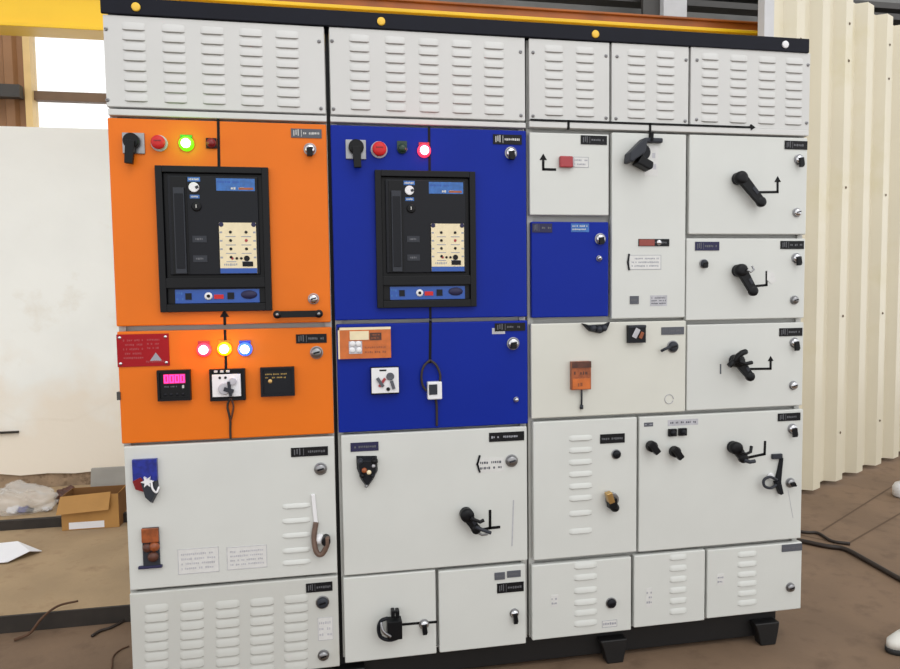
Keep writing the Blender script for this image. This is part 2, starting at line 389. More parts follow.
line(d, ((225, 331), (226, 368)), .008)
X0, X1, Z0, Z1 = rect(117.2, 334, 169.3, 366.3); mb = MB(); mb.box(X0, X1, -.003, 0, Z0, Z1, 'danger_red'); w = X1-X0; h = Z1-Z0
lettering(mb, X0+w*.12, X0+w*.50, Z0+h*.2, Z1-h*.12, 'dull_red', 5, -.003, .5, 5); lettering(mb, X0+w*.58, X0+w*.82, Z0+h*.5, Z1-h*.12, 'dull_red', 3, -.003, .5, 6)
mb.prism([(X0+w*.62, Z0+h*.16), (X0+w*.86, Z0+h*.16), (X0+w*.74, Z0+h*.42)], -.0034, -.003, 'letter_grey'); lettering(mb, X0+w*.55, X0+w*.9, Z0+h*.08, Z0+h*.2, 'dull_red', 1, -.0035, .6, 9)
for u in (.06, .94):
    for v in (.1, .9): mb.dome(X0+w*u, Z0+h*v, .005, -.003, .003, 'chrome', 12)
mb.build('danger_plate', d, label='red danger notice plate with white lettering')
for px, py, c in ((204.2, 349.6, 'red'), (224.6, 348.8, 'amber'), (245.2, 349, 'blue')): pilot(d, px, py, .0145, c, label='lit %s pilot lamp' % c)
nameplate(d, 296, 334, 326.7, 343); lock(d, 316.6, 352.5, .020, m='steel')
mb = MB(); x, z = at(118, 396); mb.box(-.006, .004, -.004, .012, z-.012, z+.012, 'dark_steel').build('hinge', d)

def meter(cab, x0, y0, x1, y1, label, body='black_plastic'):
    X0, X1, Z0, Z1 = rect(x0, y0, x1, y1); mb = MB(); mb.box(X0, X1, -.012, 0, Z0, Z1, body); w = X1-X0; h = Z1-Z0
    for a in ((X0, X0+w*.07, Z0, Z1), (X1-w*.07, X1, Z0, Z1), (X0+w*.07, X1-w*.07, Z0, Z0+h*.07), (X0+w*.07, X1-w*.07, Z1-h*.07, Z1)): mb.box(a[0], a[1], -.018, -.012, a[2], a[3], body)
    return mb, (X0, X1, Z0, Z1, w, h)
mb, (X0, X1, Z0, Z1, w, h) = meter(orange, 158.5, 369.6, 191.5, 400, '')
lettering(mb, X0+w*.2, X0+w*.6, Z0+h*.42, Z0+h*.5, 'letter_faint', 1, -.012, .6, 3); mb.box(X0+w*.74, X0+w*.8, -.0135, -.012, Z0+h*.40, Z0+h*.5, 'letter_white')
for i in range(4): mb.dome(X0+w*(.22+.18*i), Z0+h*.2, .005, -.012, .003, 'charcoal', 12)
pm = mb.build('panel_meter', orange, .001, 'black digital meter with pink 0000 readout')
mb = MB(); mb.box(X0+w*.185, X0+w*.845, -.01235, -.0121, Z0+h*.56, Z0+h*.87, 'seg_dim'); dx0 = X0+w*.20; dw = w*.14; dh = h*.27; dz = Z0+h*.58; t = dw*.33
for i in range(4):
    a = dx0+i*w*.162
    for q in ((a, a+dw, dz, dz+t), (a, a+dw, dz+dh-t, dz+dh), (a, a+t, dz+t*.9, dz+dh-t*.9), (a+dw-t, a+dw, dz+t*.9, dz+dh-t*.9)): mb.box(q[0], q[1], -.0132, -.01235, q[2], q[3], 'seg_pink')
mb.build('digit_display', pm)
mb, (X0, X1, Z0, Z1, w, h) = meter(orange, 210.5, 368.5, 245.8, 400, '')
pm = mb.build('selector_meter', orange, .001, 'square black switch unit with torn white face plate')
mb = MB(); mb.box(X0+w*.08, X1-w*.12, -.022, -.0121, Z0+h*.14, Z0+h*.84, 'white_plastic')
for i in range(3): mb.box(X0+w*(.14+.17*i), X0+w*(.24+.17*i), -.0225, -.0185, Z0+h*.9, Z0+h*.97, 'letter_white')
mb.build('face_plate', pm, .001)
mb = MB(); mb.cyl(X0+w*.42, Z0+h*.40, w*.17, -.030, -.022, 'pale_grey'); mb.cyl(X0+w*.66, Z0+h*.62, w*.11, -.029, -.022, 'pale_grey'); mb.bar((X0+w*.42, Z0+h*.4), (X0+w*.68, Z0+h*.3), .012, -.034, -.024, 'graphite'); mb.bar((X0+w*.55, Z0+h*.62), (X0+w*.6, Z0+h*.16), .008, -.033, -.022, 'graphite')
mb.cyl(X0+w*.3, Z0+h*.74, .004, -.0235, -.022, 'plate_black', 10); mb.cyl(X0+w*.46, Z0+h*.74, .004, -.0235, -.022, 'plate_black', 10)
mb.build('knob', pm)
mb = MB(); mb.tube(smooth_path([P3(230, 398, -.016), P3(227.5, 406, -.012), P3(229, 414, -.010), P3(230.3, 421, -.007), P3(230.3, 430, -.005), P3(230.6, 438.5, -.004)]), .0035, 'cable_black')
mb.tube(smooth_path([P3(231, 398, -.016), P3(233.5, 406, -.014), P3(232, 415, -.012), P3(230.3, 421, -.008)]), .003, 'brown_dark'); mb.build('wire', pm)
mb, (X0, X1, Z0, Z1, w, h) = meter(orange, 261, 366.7, 294.7, 395.5, '', 'charcoal')
lettering(mb, X0+w*.14, X0+w*.78, Z0+h*.58, Z0+h*.82, 'letter_gold', 2, -.012, .45, 12); mb.turn(X0+w*.28, Z0+h*.52, [(w*.07, -.012), (w*.06, -.0135), (.0005, -.0135)], 'brass', 12)
mb.build('panel_meter', orange, .001, 'dark meter with small gold lettering')
W3 = 'white_paint'
d = door(orange, ((124, 444.5), (335.5, 437.5), (337, 576.4), (128.5, 588)), W3, 'white door under the orange doors', [(296.5, 28, (505.7, 520.5, 535, 550, 562), .016)])
nameplate(d, 291, 447, 328, 456); lock(d, 320.6, 468.6, .020, m='steel', body='charcoal')
mb = MB()   # blue push-button unit with its cover hanging loose
X0, X1, Z0, Z1 = rect(133.5, 458.5, 158, 480); mb.box(X0, X1, -.022, 0, Z0, Z1, 'deep_blue')
mb.prism([at(134, 480), at(142, 476), at(149, 486), at(147, 491), at(137, 488)], -.028, 0, 'dark_red'); mb.prism([at(141, 480), at(158, 478), at(159.5, 490), at(153, 503), at(146, 497)], -.036, 0, 'graphite', .2)
c = at(149, 480); mb.prism([(c[0]+r*math.cos(a), c[1]+r*math.sin(a)) for a, r in ((i*math.pi/6, .018 if i % 2 == 0 else .008) for i in range(12))], -.040, -.02, 'white_plastic')
mb.tube(smooth_path([P3(150, 482, -.036), P3(151, 490, -.042), P3(155, 494, -.040), P3(158, 488, -.03)]), .003, 'white_plastic'); mb.v = [(p[0], p[1]*.6, p[2]) for p in mb.v]; mb.build('indicator_block', d, .003, 'broken blue and grey indicator block')
mb = MB()   # copper terminal block
X0, X1, Z0, Z1 = rect(143, 527, 160, 566); mb.box(X0, X1, -.012, 0, Z0, Z1, 'graphite'); h = Z1-Z0; w = X1-X0
mb.box(X0, X1, -.024, -.012, Z1-h*.36, Z1, 'copper'); mb.dome(X0+w*.3, Z0+h*.50, w*.30, -.012, .02, 'brown_dark', 14); mb.dome(X0+w*.72, Z0+h*.52, w*.32, -.012, .024, 'copper', 14); mb.dome(X0+w*.62, Z0+h*.26, w*.34, -.012, .022, 'brown_dark', 14)
mb.box(X0-.014, X1+.006, -.02, 0, Z0-.004, Z0+.004, 'plate_violet'); mb.v = [(p[0], p[1]*.6, p[2]) for p in mb.v]; mb.build('terminal_block', d, .002, 'copper and grey terminal block')
sticker(d, 178, 548, 219, 573, rows=4, seed=21, let='pale_grey'); sticker(d, 227, 546, 267, 568.5, rows=4, seed=22, let='pale_grey')
mb = MB(); mb.bar(at(313, 494), at(316, 523), .013, -.008, 0, 'white_plastic', .012); mb.tube(smooth_path([P3(316, 522, -.006), P3(314, 538, -.014), P3(316.5, 552, -.022), P3(322, 554, -.026), P3(327, 545, -.03), P3(327, 537, -.03)]), .0085, 'strap_brown')
x, z = at(326, 538); mb.cyl(x, z, .014, -.036, 0, 'black_plastic'); x, z = at(319.5, 539); mb.dome(x, z, .018, 0, .02, 'white_plastic', 16); mb.build('strap_handle', d, .002, 'hanging strap handle with black end knob')
d = door(orange, ((129.5, 590), (337.5, 579), (341, 672), (132, 684)), 'stone_paint', 'louvered bottom door', [(cx, 24, [sy+9.6*i for i in range(8)], .027) for cx, sy in ((156.5, 608.5), (192, 606.5), (227.6, 604.5), (262, 602), (296, 599))])
nameplate(d, 306, 582.5, 332.5, 591.5); lock(d, 322.5, 602, .021, m='graphite'); lock(d, 323.5, 655, .018, m='steel'); sticker(d, 318, 617, 333, 640, rows=3, seed=31, let='pale_grey')

# ---- circuit breakers
def breaker(cab, ox, oz, W, H, label):
    def U(u): return ox+u*W
    def V(v): return oz+H*(1-v)
    br = MB()
    for a in ((0, .06, 0, 1), (.94, 1, 0, 1), (.06, .94, 0, .045), (.06, .94, .765, .835), (.06, .94, .945, 1)): br.box(U(a[0]), U(a[1]), -.030, 0, V(a[3]), V(a[2]), 'black_plastic')
    br.box(U(.06), U(.94), -.006, 0, V(.945), V(.045), 'black_plastic')
    b_ = br.build('circuit_breaker', cab, .003, label)
    MB().box(U(.10), U(.90), -.024, -.006, V(.745), V(.065), 'charcoal').build('front_cover', b_, .003)
    mb = MB(); mb.box(U(.13), U(.27), -.028, -.024, V(.74), V(.075), 'black_plastic'); mb.box(U(.155), U(.25), -.044, -.028, V(.735), V(.15), 'graphite'); mb.box(U(.165), U(.24), -.047, -.044, V(.70), V(.19), 'charcoal'); mb.build('charging_handle', b_, .004)
    mb = MB(); mb.cyl(U(.335), V(.145), W*.045, -.036, -.024, 'white_plastic'); mb.bar((U(.35), V(.15)), (U(.375), V(.14)), .008, -.038, -.034, 'graphite'); mb.build('push_button', b_, label='white push button')
    mb = MB(); mb.turn(U(.35), V(.275), [(W*.045, -.024), (W*.043, -.030), (W*.035, -.032), (.0005, -.032)], 'black_plastic'); mb.box(U(.345), U(.353), -.0332, -.031, V(.285), V(.262), 'letter_white'); mb.build('push_button', b_)
    for v0, v1, u0, u1 in ((.075, .105, .28, .39), (.195, .22, .295, .38)):
        mb = MB(); mb.box(U(u0), U(u1), -.0255, -.024, V(v1), V(v0), 'sticker_blue'); lettering(mb, U(u0+.01), U(u1-.01), V(v1), V(v0), 'letter_white', 1, -.0255, .5, 4); mb.build('button_label', b_)
    for v0 in (.475, .61):
        mb = MB(); mb.box(U(.305), U(.43), -.0265, -.024, V(v0+.045), V(v0), 'graphite'); lettering(mb, U(.315), U(.42), V(v0+.04), V(v0+.006), 'letter_faint', 1, -.0265, .5, 8); mb.build('status_window', b_)
    mb = MB(); mb.box(U(.53), U(.875), -.0252, -.024, V(.165), V(.08), 'sticker_blue'); lettering(mb, U(.54), U(.74), V(.12), V(.09), 'label_blue', 1, -.0252, .5, 14); lettering(mb, U(.66), U(.78), V(.16), V(.135), 'letter_white', 1, -.0252, .7, 15); mb.box(U(.73), U(.86), -.0256, -.0252, V(.157), V(.142), 'copper'); mb.build('sticker', b_, label='blue maker sticker')
    mb = MB(); mb.box(U(.545), U(.875), -.034, -.024, V(.735), V(.385), 'cream_plastic'); mb.box(U(.545), U(.875), -.0343, -.034, V(.735), V(.70), 'label_blue')
    for u in (.565, .855): mb.cyl(U(u), V(.398), .007, -.036, -.033, 'plate_violet', 12)
    for r in range(4):
        v = .45+.058*r
        for u in (.645, .785): mb.cyl(U(u), V(v), .0045, -.0362, -.034, 'plate_black' if (r+u) % 2 < 1.7 else 'dull_red', 10); mb.box(U(u-.045), U(u+.045), -.0343, -.034, V(v+.034), V(v+.028), 'letter_grey')
        for u in (.56, .86): mb.box(U(u-.012), U(u+.012), -.0343, -.034, V(v+.008), V(v-.004), 'letter_grey')
    for u, m_ in ((.655, 'dull_red'), (.695, 'plate_black'), (.735, 'plate_black')): mb.cyl(U(u), V(.632), .004, -.0362, -.034, m_, 10)
    mb.cyl(U(.785), V(.632), .0085, -.038, -.034, 'plate_black', 14); mb.box(U(.745), U(.84), -.0365, -.034, V(.688), V(.655), 'plate_black'); lettering(mb, U(.58), U(.70), V(.69), V(.66), 'letter_grey', 1, -.034, .6, 18)
    mb.build('trip_unit', b_, label='cream protection relay with buttons')
    mb = MB(); mb.box(U(.13), U(.885), -.012, -.006, V(.94), V(.845), 'label_blue')
    mb.box(U(.22), U(.275), -.016, -.012, V(.915), V(.87), 'charcoal'); mb.turn(U(.425), V(.892), [(W*.036, -.012), (W*.036, -.016), (W*.017, -.016), (.0005, -.0155)], 'white_plastic', 16); mb.cyl(U(.425), V(.892), W*.016, -.018, -.012, 'plate_black', 12)
    mb.box(U(.475), U(.56), -.016, -.012, V(.912), V(.882), 'red_plastic'); mb.box(U(.595), U(.655), -.016, -.012, V(.915), V(.868), 'charcoal'); mb.turn(U(.79), V(.885), [(W*.075, -.012), (W*.07, -.017), (.0005, -.017)], 'plate_violet', 20, 1, .55)
    lettering(mb, U(.14), U(.20), V(.93), V(.85), 'sticker_blue', 2, -.012, .5, 3); mb.build('racking_panel', b_, label='blue racking panel')
    return b_
YS = .55
ax0, ax1, az0, az1 = quad((155.4, 166.2), (268, 168.2), (273, 310.8), (161.8, 312))
breaker(orange, ax0, az0, ax1-ax0, az1-az0, 'black circuit breaker set in the orange door')
bx0, bx1, bz0, bz1 = quad((374, 171.5), (475, 171.5), (475, 306.6), (377.5, 308))
breaker(blue, bx0, bz0, bx1-bx0, bz1-bz0, 'black circuit breaker set in the blue door')

YS = 1
# ---- blue cabinet
louvre_panel(blue, ((328.5, 27.5), (524.5, 37), (525.5, 120), (331.5, 115)), (360, 395.6, 429, 462, 494), .16, .94, 8, 20, ((332, 41), (333.5, 109), (520.5, 52), (521, 115.5)))
crossbar(blue, XA1+.005, XB1-.006, (334, 120), (523, 125), .016)
d = door(blue, ((330.5, 125.5), (526.3, 129), (527.8, 317.5), (334, 320.4)), 'blue_paint', 'upper blue door around the circuit breaker')
selector(d, 345.6, 140, 366, 159.5, 356, 148, 357.5, 169); mushroom(d, 379, 150, .022)
pilot(d, 402, 149, .0135, None, 'dark_green', 'unlit dark green pilot lamp'); pilot(d, 424, 151, .0145, 'red', label='lit red pilot lamp')
line(d, ((429, 128), (429.6, 171)), .008); line(d, ((430.2, 308), (430.4, 318.5)), .008)
nameplate(d, 493, 134.7, 521.6, 144.5, let='letter_white'); lock(d, 510.7, 153.2, .020, (.1, 1.2))
d = door(blue, ((335, 323.5), (528.6, 320.5), (527.8, 424.7), (339, 432.7)), 'blue_paint', 'lower blue door with white meter and cable')
mb = MB(); X0, X1, Z0, Z1 = rect(338, 327, 390.5, 358); w = X1-X0; h = Z1-Z0; mb.box(X0, X1, -.024, 0, Z0, Z1, 'amber_box')
mb.box(X0, X1, -.0255, -.003, Z1-h*.08, Z1, 'cream_plastic'); mb.box(X0, X0+w*.03, -.0255, 0, Z0, Z1, 'cream_plastic'); mb.box(X0+w*.22, X0+w*.58, -.030, -.024, Z0+h*.6, Z0+h*.88, 'cream_plastic'); mb.box(X0+w*.60, X0+w*.82, -.028, -.024, Z0+h*.58, Z0+h*.82, 'brown_dark')
mb.box(X0+w*.2, X0+w*.45, -.0265, -.024, Z0+h*.16, Z0+h*.56, 'pale_grey')
for u, v in ((.27, .48), (.38, .48), (.26, .28), (.39, .28)): mb.dome(X0+w*u, Z0+h*v, .009, -.0265, .006, 'white_plastic', 12)
lettering(mb, X0+w*.62, X0+w*.8, Z0+h*.6, Z0+h*.8, 'copper', 2, -.028, .5, 8); lettering(mb, X0+w*.5, X0+w*.9, Z0+h*.12, Z0+h*.42, 'copper', 2, -.024, .5, 9)
mb.v = [(p[0], p[1]*.6, p[2]) for p in mb.v]; mb.build('relay_box', d, .002, 'orange relay box with cream blocks')
line(d, ((430.4, 321.5), (430, 362)), .009)
nameplate(d, 494.7, 323, 525, 331, let='letter_faint'); sticker(d, 492, 328, 505, 334, let='letter_white', m='pale_grey', rows=1, seed=40, frame=False)
lock(d, 513, 343.5, .021, (-.1, .8)); lock(d, 516, 399.5, .009, m='chrome', body='steel')
mb, (X0, X1, Z0, Z1, w, h) = meter(blue, 370.6, 366.5, 398.5, 393.5, '', 'plate_black')
pm = mb.build('panel_meter', blue, .001, 'white analogue meter with dials')
mb = MB(); mb.box(X0+w*.02, X1-w*.02, -.024, -.0181, Z0+h*.06, Z0+h*.98, 'white_plastic')
for u, v, r in ((.68, .66, .14),): mb.turn(X0+w*u, Z0+h*v, [(w*r, -.024), (w*r, -.028), (w*r*.7, -.028), (.0005, -.0255)], 'plate_grey', 16)
mb.bar((X0+w*.22, Z0+h*.62), (X0+w*.42, Z0+h*.3), .010, -.030, -.024, 'plate_grey'); mb.bar((X0+w*.28, Z0+h*.3), (X0+w*.5, Z0+h*.6), .008, -.028, -.024, 'dull_red'); mb.bar((X0+w*.72, Z0+h*.5), (X0+w*.8, Z0+h*.2), .010, -.030, -.024, 'plate_grey'); mb.cyl(X0+w*.6, Z0+h*.2, .006, -.028, -.024, 'plate_black', 12); mb.box(X0+w*.3, X0+w*.55, -.0248, -.024, Z0+h*.86, Z0+h*.92, 'plate_black')
mb.build('dial_face', pm, .001)
X0, X1, Z0, Z1 = rect(426.8, 381, 441, 398.5); w = X1-X0; h = Z1-Z0
mb = MB(); mb.box(X0, X1, -.022, 0, Z0, Z1, 'white_plastic'); sk = mb.build('socket', blue, .003, 'small white socket hanging on a black cable')
MB().box(X0+w*.08, X0+w*.66, -.0245, -.0221, Z0+h*.28, Z0+h*.86, 'graphite').build('socket_window', sk, .001)
mb = MB(); mb.tube(smooth_path([P3(430, 360, -.005), P3(424, 366, -.010), P3(421.5, 375, -.011), P3(422.5, 385, -.008), P3(426.5, 391, -.010)]), .004, 'cable_black'); mb.tube(smooth_path([P3(430, 360, -.005), P3(436, 365, -.010), P3(440, 374, -.012), P3(440, 382, -.012)]), .004, 'cable_black'); mb.tube(smooth_path([P3(435, 397, -.010), P3(436.5, 404, -.006), P3(436.8, 416, -.005), P3(436.8, 426, -.005)]), .004, 'cable_black'); mb.build('cable', sk)
d = door(blue, ((341, 434.5), (528.3, 426.5), (527, 562), (343.3, 575)), W3, 'large white door under the blue doors')
nameplate(d, 489, 432, 524, 441, 'plate_black', False, 'letter_grey'); nameplate(d, 350.5, 442.2, 378.5, 451, 'plate_violet', False)
mb = MB()
mb.prism([at(356, 455.5), at(377, 455.5), at(378, 470), at(373, 480), at(367, 488), at(361, 480), at(356.5, 468)], -.022, 0, 'charcoal', .25)
for px, py, r, m_ in ((360, 460, .010, 'graphite'), (374, 460, .012, 'black_plastic'), (362, 474, .010, 'black_plastic'), (372, 474, .009, 'charcoal')): x, z = at(px, py); mb.dome(x, z, r, -.014, .016, m_, 12)
for px, py, r, m_ in ((364, 468.5, .009, 'copper'), (368.5, 470.5, .008, 'cream_plastic'), (373, 464, .006, 'pale_grey'), (366, 484, .006, 'steel')): x, z = at(px, py); mb.dome(x, z, r, -.022, .008, m_, 12)
mb.build('cable_gland', d, .002, 'cluster of cut black cable ends')
sticker(d, 478, 458, 504, 472, rows=2, seed=51, let='plate_grey', frame=False); line(d, ((479.5, 456), (477.2, 464), (479.5, 471.5)), .006, 0, -.004, 'charcoal')
lock(d, 511.5, 460.5, .021, m='steel', body='graphite')
rotary(d, 467, 515, 476, 529, .028, .046, .026, .05, extra=(([(471, 518, -.045), (475, 520, -.05), (480, 522, -.05), (484, 520, -.05)], .006, 'black_plastic'), ([(476, 527, -.04), (484, 530.5, -.045), (491, 533, -.045)], .006, 'graphite'), ([(474, 530, -.03), (482, 535, -.03), (488, 534, -.03)], .004, 'steel')))
line(d, ((490, 511), (490, 528), (499, 527)), .009); line(d, ((480, 530), (490, 528)), .009)
MB().bar(at(513.5, 500), at(512, 546), .004, -.0008, 0, 'pale_grey').build('scratch_mark', d)
d = door(blue, ((343.4, 577.5), (436.6, 570.3), (436.2, 653.6), (344.3, 664.3)), W3, 'bottom left white door with broken switch')
mb = MB(); X0, X1, Z0, Z1 = rect(386.5, 616, 401, 634); mb.box(X0, X1, -.04, 0, Z0, Z1, 'black_plastic')
for px in (393, 397.5): x, z = at(px, 614, -.03); mb.box(x-.006, x+.006, -.035, -.01, z-.012, z+.012, 'black_plastic')
x, z = at(396, 610); mb.dome(x, z, .009, 0, .012, 'chrome', 12)
mb.tube(smooth_path([P3(388, 618, -.03), P3(381, 621, -.034), P3(378.5, 628, -.034), P3(381, 637, -.034), P3(390, 640, -.034), P3(400, 637, -.03)]), .006, 'charcoal'); mb.tube(smooth_path([P3(381, 622, -.036), P3(383, 631, -.044), P3(391, 637, -.044)]), .005, 'steel'); mb.build('broken_switch', d, .002, 'broken black switch with dangling wires')
line(d, ((401, 624.5), (419, 623)), .008); line(d, ((428, 622.5), (436, 621.8)), .008); lock(d, 424, 624, .017, (.1, 1.7))
d = door(blue, ((438.8, 570), (526, 565), (526.4, 644), (438.6, 653.3)), W3, 'bottom right white door')
nameplate(d, 494.5, 572.3, 504.8, 579.5, 'plate_grey', False); nameplate(d, 507, 570.5, 520.6, 577, 'plate_grey', False); nameplate(d, 497, 582.5, 523.6, 592); lock(d, 514.3, 613, .016, (.1, 1.9))

# ---- wide white cabinet
xs_c = (XB1+.006, at(610.6, 85)[0], at(689.8, 85)[0], XC1-.004)
louvre_panel(white, ((529, 38.5), (609.7, 42.5), (609.3, 121.7), (529.5, 120.5)), (554, 585), .16, .94, 8, 18.5, ((533, 52.5), (533, 116), (606, 56), (606, 118)))
louvre_panel(white, ((611.8, 42.8), (688.8, 46.6), (688.3, 125), (611.8, 122.5)), (636.5, 665.5), .16, .94, 8, 18, ((617, 56.5), (616, 118.5), (686, 60), (685, 121)))
louvre_panel(white, ((691, 46.8), (811, 53), (808.7, 131.5), (690.6, 125)), (710, 738.5, 767, 794), .16, .94, 8, 17, ((697, 60), (696.5, 119.5), (808, 65), (806.5, 123)))
zc = crossbar(white, XB1+.006, XC1-.004, (532, 126), (806, 131.5), .020)
zt_ = at(690, 125.6)[1]; line(white, ((XB1+.012, zt_), (at(750, 127)[0], zt_)), .007, .017, -.0056, px=False); line(white, ((at(568, 126)[0], zt_), (at(568, 126)[0], zc-.010)), .008, 0, -.0056, px=False); line(white, ((at(649.5, 126)[0], zt_), (at(649.5, 126)[0], zc-.010)), .008, 0, -.0056, px=False)
d = door(white, ((529.3, 131.8), (609.3, 134), (609.3, 215.3), (529.5, 216)), W3, 'small white door with red breaker')
nameplate(d, 580.7, 135.7, 606.7, 144.6)
mb = MB(); X0, X1, Z0, Z1 = rect(558.8, 156.8, 571.5, 168); mb.box(X0, X1, -.016, 0, Z0, Z1, 'dull_red'); mb.box(X1, X1+.008, -.010, 0, Z0+.004, Z1-.004, 'pale_grey'); mb.build('red_switch', d, .003, 'red rocker switch')
sticker(d, 573, 157, 588.5, 167.5, rows=2, seed=61); line(d, ((555, 169.6), (543.2, 169.3), (543.2, 160)), .008, .020)
d = door(white, ((531.3, 221.5), (609.3, 221.3), (608.7, 317.3), (531.3, 317.7)), 'blue_paint', 'small blue door')
nameplate(d, 532, 223.5, 552, 232.5, 'plate_violet'); sticker(d, 571, 223.5, 589, 232, m='sticker_blue', let='letter_white', rows=2, seed=63, frame=False); lock(d, 600, 239, .019, (0, 1.0)); lock(d, 599, 258.5, .010)
d = door(white, ((611.3, 133.2), (686.9, 132.8), (685.3, 318.2), (611.6, 319)), W3, 'tall narrow white door')
mb = MB(); hp = lambda px, py: at(px, py, -.03)
mb.prism([hp(642.3, 138), hp(644.5, 141.5), hp(643, 152), hp(641, 155), hp(629, 163.5), hp(625.6, 163), hp(626.5, 154)], -.058, -.012, 'graphite', .06); mb.prism([hp(640, 154), hp(643, 158), hp(651.8, 163), hp(651, 169.5), hp(647.5, 171.3), hp(634, 164)], -.05, -.01, 'black_plastic', .08)
x, z = at(641, 153); mb.cyl(x, z, .026, -.02, 0, 'charcoal'); X0, X1, Z0, Z1 = rect(643, 138.6, 661, 143.4); mb.box(X0, X1, -.016, 0, Z0, Z1, 'graphite')
mb.build('rotary_handle', d, .004, 'grey folded breaker handle'); line(d, ((649.8, 134.5), (649.6, 141)), .008, y=-.02); sticker(d, 644, 146, 658, 176, m='clear_label', let='pale_grey', rows=2, seed=66, frame=False)
nameplate(d, 638.3, 239, 669, 246.2, 'plate_black', False); X0, X1, Z0, Z1 = rect(638.8, 239.5, 654, 245.8); MB().box(X0, X1, -.0045, 0, Z0, Z1, 'brick_red').build('plate_insert', d, label='red strip of the nameplate'); x, z = at(658.5, 242.5); MB().dome(x, z, .010, -.0025, .008, 'chrome', 14).build('stud', d)
sticker(d, 629, 255, 661, 269.5, rows=3, seed=68, let='letter_grey'); line(d, ((628.8, 254.5), (627.6, 262), (628.8, 269.5)), .005, 0, -.004, 'charcoal')
nameplate(d, 629.8, 296, 638.6, 304, 'plate_grey', False); sticker(d, 650, 295.3, 667, 306, rows=3, seed=69, m='pale_grey', let='plate_grey', frame=False)
d = door(white, ((690, 135.3), (808, 136.3), (806.3, 234.7), (687.8, 234.7)), W3, 'upper white door with long rotary handle')
rotary(d, 740.5, 178, 761, 202, .028, .050, .034, .055); line(d, ((757, 192.3), (777.5, 192), (777.5, 182)), .008, .020)
nameplate(d, 784.5, 141, 807, 149.5); lock(d, 798.5, 159.5, .018, (.1, 1.6)); lock(d, 796.5, 212.5, .016)
d = door(white, ((686.9, 238), (805.3, 238), (804.8, 319.8), (685.4, 319.3)), W3, 'second white door with rotary handle and small knob')
rotary(d, 740.5, 270.5, 753, 291, .028, .050, .036, .055, extra=(([(747, 270, -.04), (751, 272, -.045), (754, 269.5, -.045), (752, 266, -.04)], .0035, 'steel'),)); line(d, ((756, 286), (766.5, 285), (766.5, 272)), .008)
nameplate(d, 695, 241.8, 719, 250.5, 'plate_violet', True); lock(d, 703.5, 263.6, .016, (-.1, 1.0), 'graphite'); nameplate(d, 780.3, 241, 803.5, 249); lock(d, 796, 258, .018, (.1, 1.5)); lock(d, 794, 300, .016, m='steel')
MB().prism([at(767, 270), at(773, 273), at(776.5, 281), at(771, 284), at(766.8, 280)], -.0015, 0, 'clear_label').build('sticker', d)
d = door(white, ((530.6, 321.3), (686.2, 322.3), (686, 411.8), (531.2, 419.3)), 'cream_paint', 'wide white door with orange relay')
mb = MB(); mb.prism([at(580.5, 323), at(587, 325), at(604, 324), at(609, 321.5), at(606, 329.5), at(599, 333.5), at(588, 331)], -.02, 0, 'charcoal', .1)
for px, py in ((591, 328), (597, 329), (602, 328)): x, z = at(px, py); mb.dome(x, z, .011, -.018, .012, 'graphite', 12)
mb.build('cable_gland', d, .002, 'broken dark cable gland')
mb = MB(); X0, X1, Z0, Z1 = rect(626.3, 325, 643.6, 342.5); w = X1-X0; h = Z1-Z0; mb.box(X0, X1, -.03, 0, Z0, Z1, 'charcoal'); mb.bar((X0+w*.3, Z0+h*.3), (X0+w*.55, Z0+h*.8), .018, -.034, -.03, 'pale_grey'); mb.bar((X0+w*.65, Z0+h*.25), (X0+w*.8, Z0+h*.6), .012, -.036, -.03, 'copper'); mb.box(X0, X1, -.034, -.03, Z1-h*.14, Z1, 'graphite'); mb.v = [(p[0], p[1]*.6, p[2]) for p in mb.v]; mb.build('relay', d, .003, 'square dark relay')
nameplate(d, 661.3, 327, 683.7, 334.5, 'plate_grey'); lock(d, 672.5, 346.5, .021, m='graphite', body='black_plastic'); mb = MB(); mb.tube(smooth_path([P3(670, 347, -.02), P3(665, 349, -.022), P3(661.5, 351, -.01)]), .005, 'graphite'); mb.build('key', d)
mb = MB(); X0, X1, Z0, Z1 = rect(570, 361, 589, 389); w = X1-X0; h = Z1-Z0; mb.box(X0, X1, -.03, 0, Z0, Z1, 'copper'); mb.box(X0, X1, -.034, -.03, Z0+h*.78, Z1, 'brown_dark'); mb.box(X0+w*.04, X1-w*.04, -.0325, -.03, Z0+h*.03, Z0+h*.40, 'amber_box'); lettering(mb, X0+w*.1, X1-w*.08, Z0+h*.48, Z0+h*.68, 'brown_dark', 1, -.03, .7, 71); lettering(mb, X0+w*.3, X1-w*.25, Z0+h*.1, Z0+h*.28, 'copper', 1, -.0325, .8, 72); mb.v = [(p[0], p[1]*.6, p[2]) for p in mb.v]; mb.build('relay', d, .003, 'orange relay block with pull wire')
mb = MB(); mb.tube([P3(581.6, 388, -.012), P3(581.7, 397, -.008), P3(581.6, 406, -.006)], .0032, 'graphite'); mb.tube([P3(581.6, 405, -.007), P3(581.6, 409, -.007)], .006, 'graphite'); mb.build('wire', d)
x, z = at(669, 399); MB().tube([(x+.016*math.cos(k*math.pi/10), -.0012, z+.016*math.sin(k*math.pi/10)) for k in range(20)], .0011, 'pale_grey', 6).build('ring_mark', d)
d = door(white, ((687, 323.2), (804, 323.2), (802.8, 406), (686.6, 411)), W3, 'white door with clawed rotary handle')
rotary(d, 737.5, 361, 750, 376.5, .026, .044, .026, .05, extra=(([(735, 362, -.045), (738, 356, -.05), (742, 353, -.05), (746, 351.5, -.045)], .010, 'black_plastic'), ([(739, 361, -.045), (745, 364, -.05), (752, 362.5, -.045)], .007, 'black_plastic'), ([(734, 361, -.04), (729, 366, -.04)], .010, 'black_plastic')))
